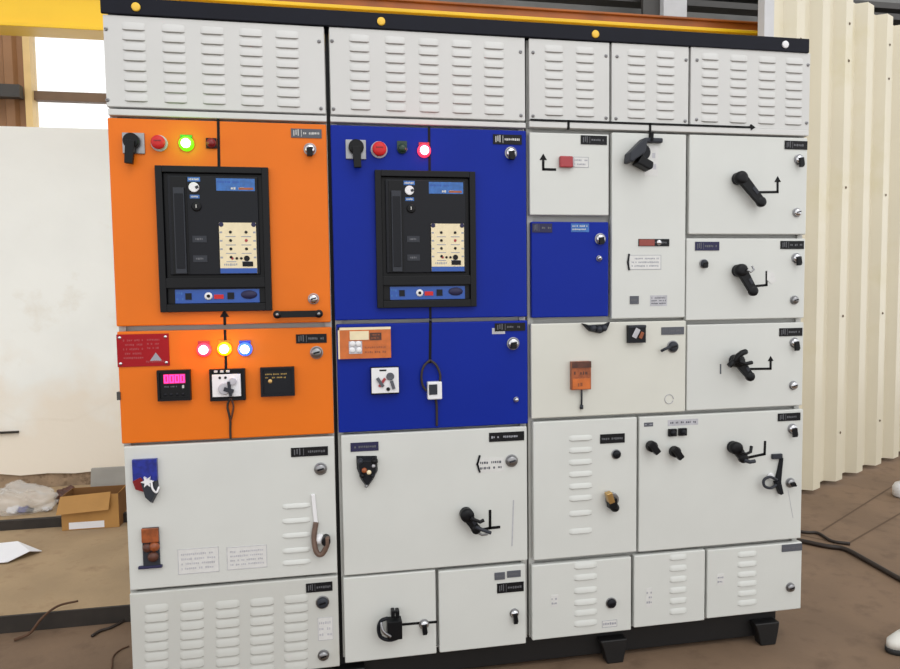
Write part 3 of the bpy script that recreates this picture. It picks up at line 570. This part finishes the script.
line(d, ((748, 369), (770.5, 368.6), (770.5, 361)), .008, .018); MB().bar(at(720.5, 364), at(720.5, 374), .005, -.001, 0, 'plate_grey').build('scratch_mark', d)
nameplate(d, 779.2, 328, 802, 336); lock(d, 794, 342.5, .018, (.1, 1.6)); lock(d, 793, 385.3, .016)
d = door(white, ((533, 421), (638.8, 417.5), (635.6, 554.3), (533.3, 559)), W3, 'white door with a column of louvers', [(580.5, 23, (438, 450, 462, 474, 486, 498, 513, 531), .020)])
nameplate(d, 600, 433.8, 624.5, 443, 'plate_black', False); lock(d, 616, 454, .017, m='charcoal')
mb = MB(); x, z = at(611.5, 499); mb.cyl(x, z, .024, -.01, 0, 'steel'); mb.bar(at(609, 493, -.03), at(612, 503, -.03), .020, -.036, -.01, 'brass'); mb.bar(at(609, 504, -.03), at(617, 503, -.03), .034, -.034, -.008, 'black_plastic'); x, z = at(615.5, 508, -.02); mb.dome(x, z, .016, -.01, .022, 'black_plastic', 14); mb.build('door_lock', d, .002, 'brass and black padlock')
d = door(white, ((640.6, 416.2), (803, 409.3), (802, 537.5), (637, 553.7)), W3, 'large white door with knobs and rotary handle')
sticker(d, 644, 422.5, 653, 426.5, m='plate_grey', rows=1, let='letter_grey', frame=False, seed=80); sticker(d, 667.7, 419.3, 698, 425.3, m='pale_grey', let='plate_grey', rows=1, frame=False, seed=81)
for px, py in ((671.7, 432.3), (681.8, 431.6)): mb = MB(); x, z = at(px, py); mb.box(x-.015, x+.015, -.010, 0, z-.013, z+.013, 'black_plastic'); mb.dome(x, z, .010, -.010, .008, 'charcoal', 14); mb.build('push_button', d, .002)
for px, py in ((650.3, 445.7), (673.5, 451)): mb = MB(); x, z = at(px, py); mb.cyl(x, z, .019, -.022, 0, 'black_plastic'); mb.bar((x-.014, z+.018), (x+.014, z-.02), .022, -.038, -.018, 'black_plastic'); mb.build('selector_knob', d, .003)
rotary(d, 735.5, 448, 743, 458, .028, .048, .030, .05, extra=(([(741, 452, -.045), (746, 454, -.05), (750.5, 452, -.05), (751.5, 446, -.045)], .0055, 'black_plastic'), ([(744, 460, -.035), (750, 462, -.035), (755, 461, -.035)], .007, 'graphite')))
line(d, ((748, 457.5), (764.5, 454), (765, 442)), .009)
mb = MB(); X0, X1, Z0, Z1 = rect(771, 453.5, 781, 458.5); mb.box(X0, X1, -.01, 0, Z0, Z1, 'graphite'); mb.bar(at(780.5, 457), at(776.5, 482), .008, -.012, 0, 'charcoal', .022); mb.tube(smooth_path([P3(777, 480, -.014), P3(770, 477, -.022), P3(764, 480, -.022), P3(764.5, 486, -.022), P3(771, 488, -.018), P3(777, 484, -.014)]), .005, 'graphite'); mb.bar(at(775, 480), at(779, 493), .020, -.02, 0, 'charcoal', .012); x, z = at(770, 476); mb.cyl(x, z, .012, -.008, 0, 'white_plastic', 14); mb.build('strap_handle', d, .002, 'dangling metal latch')
lock(d, 790, 482.5, .018, m='steel', body='black_plastic', wing=(.3, .6)); nameplate(d, 777.7, 413, 800, 420.7); lock(d, 792, 428.5, .018, (.1, 1.6)); MB().bar(at(788, 490), at(793, 518), .002, -.0006, 0, 'pale_grey').build('scratch_mark', d)
d = door(white, ((531.8, 565.5), (632.3, 556.5), (631, 629), (531.8, 642.5)), W3, 'bottom white door with centre louvers', [(585.5, 23, (565.5, 577, 590, 602, 612.5, 623), .022)])
lock(d, 611, 602.7, .019, m='charcoal'); sticker(d, 602, 620, 617, 627, let='letter_grey', rows=1, seed=90, frame=True); sticker(d, 551, 595, 558, 607, m='clear_label', let='letter_grey', rows=2, frame=False, seed=91)
d = door(white, ((634.5, 556), (706.3, 549), (704.3, 620.4), (633.2, 628.7)), W3, 'bottom white door between two louvered doors', [(678, 17, (557, 568, 579, 590, 600.5, 611), .022)])
sticker(d, 646, 588, 652, 607, let='letter_grey', rows=3, frame=False, seed=92)
d = door(white, ((708, 549), (803.3, 542.5), (800.4, 608.2), (706, 620)), W3, 'bottom end white door', [(747, 19, (554, 564, 574, 583.5, 593, 602.5), .021)])
nameplate(d, 781.7, 544, 801.7, 551, 'plate_grey', False); lock(d, 790, 587, .017, m='steel', body='charcoal'); sticker(d, 717, 574, 724, 585, let='letter_grey', rows=2, frame=False, seed=93)

# ---- top rail and base frame carry all three cabinets
rz0 = ZT+.0005; rz1 = rz0+.047
rail = empty('lifting_rail', (XC1/2, .02, rz0), 'long navy black steel rail with round yellow plugs along the switchboard top', 'rail')
mb = MB(); mb.box(-.004, XC1-.010, -.006, .004, rz0, rz1, 'rail_navy'); mb.box(-.004, XC1-.010, .0041, .07, rz1-.008, rz1, 'rail_navy'); mb.box(-.004, XC1-.010, .062, .07, rz0+.001, rz1-.008, 'rail_navy'); mb.build('rail_beam', rail, .002)
for px, py in ((136.6, 8), (381, 22.3), (594.6, 35), (784, 45.3)):
    x, z = at(px, py); z = min(max(z, rz0+.016), rz1-.014); MB().turn(x, z, [(.0125, -.006), (.0125, -.009), (.009, -.0105), (.0005, -.0105)], 'yellow_cap' if px < 700 else 'white_plastic', 20).build('plug', rail, label='round yellow plug' if px < 700 else 'round white plug')
base = empty('base_frame', (XC1/2, .2, 0), 'black steel base frame on short feet under the whole switchboard', 'base frame')
mb = MB()
mb.box(0, XC1-.06, .05, .11, .02, ZB-.0005, 'base_black'); mb.box(0, XC1-.06, CABD-.06, CABD, .062, ZB-.0005, 'base_black')  # front channel reaches lower, its black filling in the shade above the floor
for x in (0, .6, 1.24, XC1-.12): mb.box(x, x+.06, .11, CABD-.06, .066, ZB-.004, 'base_black')
mb.build('channel', base, .003)
fx = [at(613, 645, .02)[0], at(766, 630, .02)[0], .06, .66]
for x in fx:
    for y0 in (.012, CABD-.0):
        mb = MB(); mb.prism([(x-.05, .085), (x+.05, .085), (x+.046, .05), (x+.036, .0), (x-.024, .0), (x-.036, .05)], y0, y0+.05 if y0 > .2 else .0495, 'base_black'); mb.build('foot', base, .004)

# ------------------------------------------------------------------ the shed
# floor, raised slabs
mb = MB(); mb.box(-7, 9, -6, 9, -.1, 0, 'concrete'); struct(mb.build('floor'))
y1 = gnd(64, 628)[1]; y2 = gnd(30, 529, .065)[1]; yw = gnd(60, 486, .115)[1]
XS = .45
mb = MB(); mb.box(-7, XS, y1+.012, yw+.3, .0005, .065, 'concrete_pale'); struct(mb.build('floor_slab', bevel=.004))
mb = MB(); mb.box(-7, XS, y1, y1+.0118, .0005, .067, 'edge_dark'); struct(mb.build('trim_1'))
mb = MB(); mb.box(-7, XS, y2+.03, yw-.001, .0655, .115, 'concrete_pale'); struct(mb.build('floor_ledge', bevel=.004))
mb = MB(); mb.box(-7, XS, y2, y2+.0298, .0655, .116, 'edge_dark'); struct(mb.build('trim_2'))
# floor joints on the open side
mb = MB()
for a, b_ in (((822, 531), (898, 483)), ((846, 545), (915, 505)), ((800, 535), (850, 546))):
    p, q = Vector(gnd(*a)), Vector(gnd(*b_)); d_ = (q-p).normalized(); n = Vector((-d_.y, d_.x))*.006
    mb.add([(p.x+n.x, p.y+n.y, .0012), (p.x-n.x, p.y-n.y, .0012), (q.x-n.x, q.y-n.y, .0012), (q.x+n.x, q.y+n.y, .0012)], [(0, 1, 2, 3)], 'joint_dark')
struct(mb.build('floor_joint'))
# back wall: plaster below, worn at its foot; sill; cladding and window above
zs = at(50, 128, yw)[1]
def wavy_wall():
    mb = MB(); n = 60; xs = [-7+9.5*i/n for i in range(n+1)]; rnd = random.Random(3)
    def edge(x, base, amp): return base+amp*(math.sin(x*3.1)+.6*math.sin(x*7.3+1)+.4*math.sin(x*17+2))
    lo = [edge(x, .20, .016) for x in xs]; mid = [edge(x+.7, .62, .07) for x in xs]
    v = []
    for i, x in enumerate(xs): v += [(x, yw, .0), (x, yw, lo[i]), (x, yw-.012, lo[i]), (x, yw-.012, mid[i]), (x, yw-.013, mid[i]+.02), (x, yw-.013, zs)]
    for k, m in ((0, 'rubble_mortar'), (1, 'plaster'), (2, 'plaster'), (3, 'plaster'), (4, 'plaster')):
        mb.add(v, [(i*6+k, i*6+k+1, i*6+k+7, i*6+k+6) for i in range(n)], m)
    mb.box(-7, 2.5, yw+.0005, yw+.22, 0, zs, 'plaster'); return mb
struct(wavy_wall().build('wall_back'))
mb = MB(); x, z = at(0, 433, yw); x1b, z1b = at(20, 428, yw); mb.box(x-.5, x1b, yw-.032, yw-.0155, z, z+.012, 'edge_dark'); struct(mb.build('trim_3'))
def corrug(mb, x0, x1, z0, z1, y, pitch, depth, m, vert=True, t=.002):
    pts = []
    a = x0 if vert else z0; e = x1 if vert else z1
    while a < e:
        for u, d_ in ((0, 0), (.5, 0), (.6, -depth), (.9, -depth)):
            if a+u*pitch < e: pts.append((a+u*pitch, d_))
        a += pitch
    pts.append((e, 0)); n = len(pts)
    v = []
    for p, d_ in pts:
        for yy in (y+d_, y+d_+t): v += ([(p, yy, z0), (p, yy, z1)] if vert else [(x0, yy, p), (x1, yy, p)])
    f = []
    for i in range(n-1): a_, b_ = i*4, (i+1)*4; f += [(a_, a_+1, b_+1, b_), (a_+2, b_+2, b_+3, a_+3), (a_, b_, b_+2, a_+2), (a_+1, a_+3, b_+3, b_+1)]
    f += [(0, 2, 3, 1), ((n-1)*4, (n-1)*4+1, (n-1)*4+3, (n-1)*4+2)]
    mb.add(v, f, m)
yu = yw+.10
wx0 = at(32, 60, yu)[0]; wx1 = wx0+1.3; wz1 = at(70, 20, yu)[1]; mz0, mz1 = at(70, 101, yu)[1], at(70, 92, yu)[1]; ztop = 5.2
mb = MB(); corrug(mb, -7, wx0-.04, zs+.001, ztop, yu, .16, .03, 'brown_sheet'); struct(mb.build('wall_cladding'))
mb = MB(); corrug(mb, wx1+.04, 6.5, zs+.001, ztop, yu, .20, .03, 'grey_sheet', False); struct(mb.build('wall_upper'))
mb = MB(); mb.box(wx0-.039, wx0, yu-.03, yu+.06, zs+.001, wz1, 'cream_frame'); mb.box(wx1, wx1+.039, yu-.03, yu+.06, zs+.001, wz1, 'cream_frame'); mb.box(wx0-.039, wx1+.039, yu-.03, yu+.06, wz1+.0005, wz1+.06, 'cream_frame'); wf = struct(mb.build('window_1'))
MB().box(wx0+.0005, wx1-.0005, yu, yu+.05, mz0, mz1, 'mullion_brown').build('mullion', wf)
gm = bpy.data.materials.new('window_glass'); gm.use_nodes = True; b = gm.node_tree.nodes['Principled BSDF']; b.inputs['Base Color'].default_value = (1, 1, 1, 1); b.inputs['Alpha'].default_value = .06; b.inputs['Roughness'].default_value = .1; M['window_glass'] = gm
for z0, z1 in ((zs+.002, mz0-.001), (mz1+.001, wz1-.001)): MB().box(wx0+.001, wx1-.001, yu+.02, yu+.024, z0, z1, 'window_glass').build('pane', wf)
mb = MB(); mb.box(-7, wx0-.045, yu-.09, yu-.035, mz0-.01, mz1+.01, 'dark_steel'); struct(mb.build('wall_girt'))
# right-hand part of the shed above the cabinets: post and girts
px0, pz = at(660, 10, yw-.3); px1, _ = at(683, 10, yw-.3)
mb = MB(); mb.box(px0, px1, yw-.35, yw-.25, 0, ztop, 'pale_steel'); mb.box(px0-.12, px0-.001, yw-.30, yw-.27, 0, ztop, 'dark_steel'); struct(mb.build('pillar'))
for ya, yb in ((-3, 3), (8, 14)):
    z0, z1 = at(720, yb, yw-.1)[1], at(720, ya, yw-.1)[1]; mb = MB(); mb.box(1.3, 6.4, yw-.2, yw-.1, z0, z1, 'dark_steel'); struct(mb.build('wall_girt'))
# crane girder
yg = yw-.75; gz0 = at(60, 30, yg)[1]; gz1 = at(540, 18.8, yg)[1]
gd = empty('crane_girder', (0, yg, gz0), 'yellow painted steel girder running above and behind the switchboard', 'girder')
gL, gR = -6.0, at(768, 25, yg)[0]; gh = gz1-gz0
mb = MB(); mb.box(gL, gR, yg, yg+.02, gz0+.02, gz1-.02, 'girder_yellow'); mb.build('web', gd)
MB().box(gL, gR, yg-.025, yg+.12, gz1-.02+.0005, gz1, 'girder_yellow').build('top_flange', gd, .003); MB().box(gL, gR, yg-.025, yg+.12, gz0, gz0+.02-.0005, 'girder_yellow').build('bottom_flange', gd, .003)
rx0 = at(226, 5, yg)[0]; rh = at(540, 8, yg)[1]-gz1; mb = MB(); mb.box(rx0, gR, yg+.01, yg+.07, gz1+.0005, gz1+rh, 'rail_rust'); mb.box(rx0, gR, yg-.005, yg+.085, gz1+rh*.8, gz1+rh+.002, 'rail_rust'); tag(mb.build('crane_rail', bevel=.004), 'rust brown crane rail lying on top of the yellow girder', 'rail')
# end post of the girder stands at the screen wall
# white corrugated screen wall
g1, g2 = Vector(gnd(812, 485, .03)), Vector(gnd(900, 451, .03)); dv = (g2-g1).normalized(); nrm = Vector((dv.y, -dv.x))
L0, L1 = -.62, 3.6; ztr = at_z = None
d_ = ray(872, 13); tt = ((g1-CAM.xy).x*dv.y-(g1-CAM.xy).y*dv.x)/(d_.x*dv.y-d_.y*dv.x); ztr = CAM.z+tt*d_.z
PK = 1.35; prof = []; a = L0; pitch = .235*PK
while a < L1:
    for u, dd in ((0, 0), (.46, 0), (.58, .06), (.88, .06)):
        if a+u*pitch < L1: prof.append((a+u*pitch, dd))
    a += pitch
prof.append((L1, 0)); mb = MB(); v = []
for s_, dd in prof:
    for t_ in (0, -.003):
        p = g1+dv*s_+nrm*(dd+t_); v += [(p.x, p.y, .03), (p.x, p.y, ztr)]
n = len(prof); f = []
for i in range(n-1): a_, b_ = i*4, i*4+4; f += [(a_, a_+1, b_+1, b_), (a_+2, b_+2, b_+3, a_+3), (a_, b_, b_+2, a_+2), (a_+1, a_+3, b_+3, b_+1)]
f += [(0, 2, 3, 1), ((n-1)*4, (n-1)*4+1, (n-1)*4+3, (n-1)*4+2)]
mb.add(v, f, 'white_sheet')
for row in (.35, 1.12, 1.95, 2.75, ztr-.2):
    for i in range(0, int((L1-L0)/pitch), 2):
        p = g1+dv*(L0+i*pitch+.73*pitch)+nrm*.062; q = p+nrm*.006
        mb.add([(p.x+dv.x*c_*.010, p.y+dv.y*c_*.010, row+s_*.010) for c_, s_ in ((1, 0), (.5, .87), (-.5, .87), (-1, 0), (-.5, -.87), (.5, -.87))] + [(q.x, q.y, row)], [(k, (k+1) % 6, 6) for k in range(6)], 'joint_dark')
struct(mb.build('wall_right'))
mb = MB(); p = g1+dv*(L0-.03); mb.box(p.x-.02, p.x+.04, p.y, p.y+.06, 0, ztr+.6, 'pale_steel'); struct(mb.build('pillar'))
for s_ in (.1, 1.3, 2.5, 3.5):
    p = g1+dv*s_-nrm*.06; mb = MB(); mb.box(p.x-.03, p.x+.03, p.y-.03+.05, p.y+.03+.05, 0, ztr-.1, 'dark_steel'); struct(mb.build('pillar'))

a_, b_ = g1+dv*L0-nrm*.05, g1+dv*L1-nrm*.05; mb = MB(); v = []  # dark strip added in place of the shade on the floor behind the sheet
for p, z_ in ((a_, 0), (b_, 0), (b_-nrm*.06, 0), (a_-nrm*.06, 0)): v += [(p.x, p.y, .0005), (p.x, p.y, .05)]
mb.add(v, [(0, 1, 3, 2), (2, 3, 5, 4), (4, 5, 7, 6), (6, 7, 1, 0), (1, 7, 5, 3), (0, 2, 4, 6)], 'edge_dark'); struct(mb.build('shade_strip'))

# ------------------------------------------------------------------ loose things on the floor
Zf = .0655
def fl(px, py, z): x, y = gnd(px, py, z); return Vector((x, y, z))
# cardboard box lying open beside the wall
c0 = fl(62, 531, Zf); c1 = fl(123, 525.5, Zf)
bw = c1.x-c0.x; ang = math.atan2(c1.y-c0.y, c1.x-c0.x)
box = empty('cardboard_box', (c0.x+bw/2, c0.y+.14, Zf), 'open brown cardboard box on the raised slab by the orange cabinet', 'box')
bh = at(62, 497, c0.y)[1]-Zf; hx1_ = c0.x+bw*.96; yb0 = c0.y; dep = .17; t = .004
mb = MB(); mb.box(c0.x, hx1_, yb0, yb0+t, Zf+.0005, Zf+bh, 'cardboard'); mb.box(c0.x, hx1_, yb0+dep, yb0+dep+t, Zf+.0005, Zf+bh, 'cardboard_in'); mb.box(c0.x, c0.x+t, yb0+t, yb0+dep, Zf+.0005, Zf+bh, 'cardboard_in'); mb.box(hx1_-t, hx1_, yb0+t, yb0+dep, Zf+.0005, Zf+bh, 'cardboard_in'); mb.box(c0.x+t, hx1_-t, yb0+t, yb0+dep, Zf+.0005, Zf+.004, 'cardboard_in'); mb.build('carton', box, .001)
mb = MB(); mb.add([(c0.x, yb0, Zf+bh), (hx1_-bw*.12, yb0, Zf+bh+.012), (hx1_-bw*.14, yb0-.03, Zf+bh-.075), (c0.x-.012, yb0-.035, Zf+bh-.085)] + [(c0.x, yb0-.003, Zf+bh+.002), (hx1_-bw*.12, yb0-.003, Zf+bh+.014), (hx1_-bw*.14, yb0-.033, Zf+bh-.075), (c0.x-.012, yb0-.038, Zf+bh-.085)], [(0, 1, 2, 3), (4, 7, 6, 5), (0, 4, 5, 1), (1, 5, 6, 2), (2, 6, 7, 3), (3, 7, 4, 0)], 'cardboard'); mb.build('flap', box)
mb = MB(); mb.add([(hx1_, yb0+t, Zf+bh), (hx1_, yb0+dep, Zf+bh), (hx1_+.05, yb0+dep+.02, Zf+bh+.06), (hx1_+.05, yb0-.01, Zf+bh+.05), (hx1_-.003, yb0+t, Zf+bh), (hx1_-.003, yb0+dep, Zf+bh), (hx1_+.047, yb0+dep+.02, Zf+bh+.062), (hx1_+.047, yb0-.01, Zf+bh+.052)], [(0, 1, 2, 3), (4, 7, 6, 5), (0, 4, 5, 1), (1, 5, 6, 2), (2, 6, 7, 3), (3, 7, 4, 0)], 'cardboard'); mb.build('flap', box)
lx0, lz0 = at(69, 525, yb0); lx1, lz1 = at(104, 516, yb0); mb = MB(); mb.box(lx0, lx1, yb0-.0015, yb0-.0002, Zf+.006, Zf+.006+(lz1-lz0), 'paper_white'); mb.build('paper_label', box)
# grey board and a dark sack behind it
Zl = .1155; p0 = fl(88, 503, Zl); p1 = fl(123, 503, Zl); y_ = y2+.14
bx0_, bzt = at(88, 471, y_); bx1_, _ = at(126, 472, y_)
mb = MB(); mb.add([(bx0_, y_, Zl), (bx1_, y_, Zl), (bx1_, y_+.05, bzt), (bx0_, y_+.05, bzt), (bx0_, y_+.02, Zl), (bx1_, y_+.02, Zl), (bx1_, y_+.07, bzt), (bx0_, y_+.07, bzt)], [(0, 1, 2, 3), (4, 7, 6, 5), (0, 4, 5, 1), (1, 5, 6, 2), (2, 6, 7, 3), (3, 7, 4, 0)], 'board_grey'); tag(mb.build('leaning_board'), 'grey board leaning upright behind the open cardboard box', 'board')
def lump(name, mats, cx, cy, z0, rx, ry, rz, seed, amp=.25):
    bm = bmesh.new(); bmesh.ops.create_icosphere(bm, subdivisions=4, radius=1); rnd = random.Random(seed); ph = [rnd.uniform(0, 6) for _ in range(9)]
    for v_ in bm.verts:
        p = v_.co.copy(); k = 1+amp*(math.sin(p.x*4+ph[0])*math.sin(p.y*5+ph[1])+.6*math.sin(p.z*9+p.x*6+ph[2])*math.sin(p.y*8+ph[3])+.3*math.sin(p.x*17+ph[4])*math.sin(p.z*15+ph[5]))
        v_.co = Vector((p.x*rx*k, p.y*ry*k, max(0, (p.z+.75)*rz*k*.57)))
    me = bpy.data.meshes.new(name); bm.to_mesh(me); bm.free(); me.materials.append(M[mats])
    for pl in me.polygons: pl.use_smooth = True
    o = bpy.data.objects.new(name, me); C.objects.link(o); o.location = (cx, cy, z0); WO[o] = Vector(o.location); return o
q = fl(76, 497, Zl); tag(lump('burlap_sack', 'brown_dark', q.x, y2+.27, Zl+.0005, .07, .04, .09, 5, .15), 'dark brown crumpled sack between the plastic bag and grey board', 'sack')
q = fl(10, 518, Zl); bag = lump('plastic_bag', 'clear_film', q.x, y2+.14, Zl+.001, .19, .08, .15, 8, .18); tag(bag, 'crumpled clear plastic bag of small fittings on the wall ledge', 'bag')
for px, py, m_, r, sd in ((18, 508, 'paper_white', .035, 1), (27, 510, 'deep_blue', .03, 2), (51, 511, 'white_plastic', .022, 3), (33, 509, 'graphite', .022, 4)):
    q = at(px-4, py, y2+.14); l_ = lump('fitting', m_, q[0], y2+.14, Zl+.003, r, r*.8, r*.9, sd, .3); tag(l_, {1: 'white plastic fitting inside the clear bag', 2: 'dark blue fitting inside the clear bag', 3: 'small white cap at the box end of the clear bag', 4: 'grey metal fitting inside the clear bag'}[sd], 'fitting')
# paper on the slab
P_ = [fl(-25, 566, Zf), fl(-20, 549, Zf), fl(18, 548, Zf), fl(42, 552, Zf), fl(30, 557, Zf), fl(8, 564, Zf)]; mb = MB()
hts = (.004, .02, .035, .006, .03, .012)
v = [(p.x, p.y, p.z+h_) for p, h_ in zip(P_, hts)]; mb.add(v+[(a_, b_, c_-.003) for a_, b_, c_ in v], [(0, 1, 2, 5), (2, 3, 4, 5), (6, 11, 8, 7), (8, 11, 10, 9)]+[(i, (i+1) % 6, 6+(i+1) % 6, 6+i) for i in range(6)], 'paper_white'); tag(mb.build('paper_sheet'), 'crumpled white paper sheet lying on the raised slab', 'paper')
# sticks and wires
mb = MB(); mb.tube(smooth_path([fl(14, 640, .008), fl(30, 633, .02), fl(42, 618, .075), fl(58, 606, .085), fl(78, 601, .08)]), .006, 'stick', r2=.004); tag(mb.build('stick'), 'thin brown stick leaning over the dark slab edge', 'stick')
mb = MB(); mb.tube(smooth_path([fl(92, 636, .006), fl(100, 631, .006), fl(112, 627, .006), fl(127, 619, .006)]), .006, 'cable_black'); tag(mb.build('wire_offcut'), 'short black wire offcut on the floor below the slab edge', 'wire')
mb = MB(); mb.tube(smooth_path([fl(112, 668, .004), fl(113, 657, .004), fl(120, 650, .004), fl(129, 646, .004)]), .003, 'stick'); tag(mb.build('wire_offcut'), 'thin curved brown wire at the foot of the louvered door', 'wire')
# power cables on the right
mb = MB(); mb.tube(smooth_path([fl(770, 535, .012), fl(802, 541, .012), fl(826, 546, .012), (fl(845, 549, .012)), fl(868, 561, .012), fl(900, 579, .012), fl(940, 600, .012)]), .012, 'cable_black'); tag(mb.build('power_cable'), 'thick black power cable snaking away from the switchboard across the brown floor', 'cable')
mb = MB(); mb.tube(smooth_path([fl(775, 527, .009), fl(804, 532, .009), fl(818, 533, .009), fl(832, 541, .009), fl(850, 543.5, .009)]), .008, 'cable_black'); tag(mb.build('power_cable'), 'shorter thin black cable ending on the floor beside the cabinet', 'cable')
# white plastic jug and shoe at the edge
q = gnd(904, 497); mb = MB(); 
pr = [(.05, 0), (.062, .01), (.064, .06), (.05, .085), (.022, .10), (.02, .12), (.0005, .12)]
v = []; f = []; n = 20
for r_, z_ in pr:
    for k in range(n): v.append((q[0]+r_*math.cos(2*math.pi*k/n), q[1]+r_*math.sin(2*math.pi*k/n), z_+.0005))
for i in range(len(pr)-1):
    for k in range(n): f.append((i*n+k, i*n+(k+1) % n, (i+1)*n+(k+1) % n, (i+1)*n+k))
f.append(list(range(n))); mb.add(v, f, 'white_plastic', True); tag(mb.build('plastic_bottle'), 'white plastic bottle on the floor near the corrugated screen', 'bottle')
q = gnd(889, 655); sh = empty('shoe', (q[0]+.13, q[1], 0), 'white shoe with black sole on the bare floor beyond the switchboard end', 'shoe')
def shoe_ring(sc_, z_): return [(q[0]+.13-.13*sc_*math.cos(a)*1.0, q[1]+.012+.048*sc_*math.sin(a), z_) for a in (2*math.pi*k/24 for k in range(24))]
def loft(rings, m):
    v = [p for r_ in rings for p in r_]; n = 24; f = [(i*n+k, i*n+(k+1) % n, (i+1)*n+(k+1) % n, (i+1)*n+k) for i in range(len(rings)-1) for k in range(n)]; f += [list(range(n)), list(range((len(rings)-1)*n, len(rings)*n))]
    return MB().add(v, f, m, True)
loft([shoe_ring(.96, .0005), shoe_ring(1, .006), shoe_ring(1, .02)], 'rubber').build('sole', sh)
loft([shoe_ring(.97, .0205), shoe_ring(.95, .045), [(x_+.015, y_, z_) for x_, y_, z_ in shoe_ring(.8, .065)], [(x_+.045, y_, z_) for x_, y_, z_ in shoe_ring(.5, .085)], [(x_+.05, y_, z_) for x_, y_, z_ in shoe_ring(.4, .095)]], 'shoe_white').build('upper', sh)

# ------------------------------------------------------------------ light: overcast daylight through the open shed, soft from above
w = bpy.data.worlds.new('world'); sc.world = w; w.use_nodes = True; nt = w.node_tree; bg = nt.nodes['Background']
tc = nt.nodes.new('ShaderNodeTexCoord'); sp = nt.nodes.new('ShaderNodeSeparateXYZ'); mr = nt.nodes.new('ShaderNodeMapRange'); mr.inputs['From Min'].default_value = 0; mr.inputs['From Max'].default_value = 1
rp = nt.nodes.new('ShaderNodeValToRGB'); cr = rp.color_ramp
cr.elements[0].position = 0; cr.elements[0].color = (1, 1, 1, 1); cr.elements[1].position = 1; cr.elements[1].color = (.46, .47, .48, 1); e_ = cr.elements.new(.5); e_.color = (.80, .81, .82, 1)
nt.links.new(tc.outputs['Generated'], sp.inputs['Vector']); nt.links.new(sp.outputs['Z'], mr.inputs['Value']); nt.links.new(mr.outputs['Result'], rp.inputs['Fac']); nt.links.new(rp.outputs['Color'], bg.inputs['Color'])
bg.inputs['Strength'].default_value = 1.5
sl = bpy.data.lights.new('daylight', 'SUN'); sl.energy = .9; sl.angle = math.radians(45); sl.color = (1, .985, .96)
so = bpy.data.objects.new('daylight', sl); C.objects.link(so); so.rotation_euler = Vector((-.18, .62, -.76)).to_track_quat('-Z', 'Y').to_euler()
sc.view_settings.view_transform = 'Standard'; sc.view_settings.look = 'None'; sc.view_settings.gamma = 1; sc.view_settings.exposure = 0
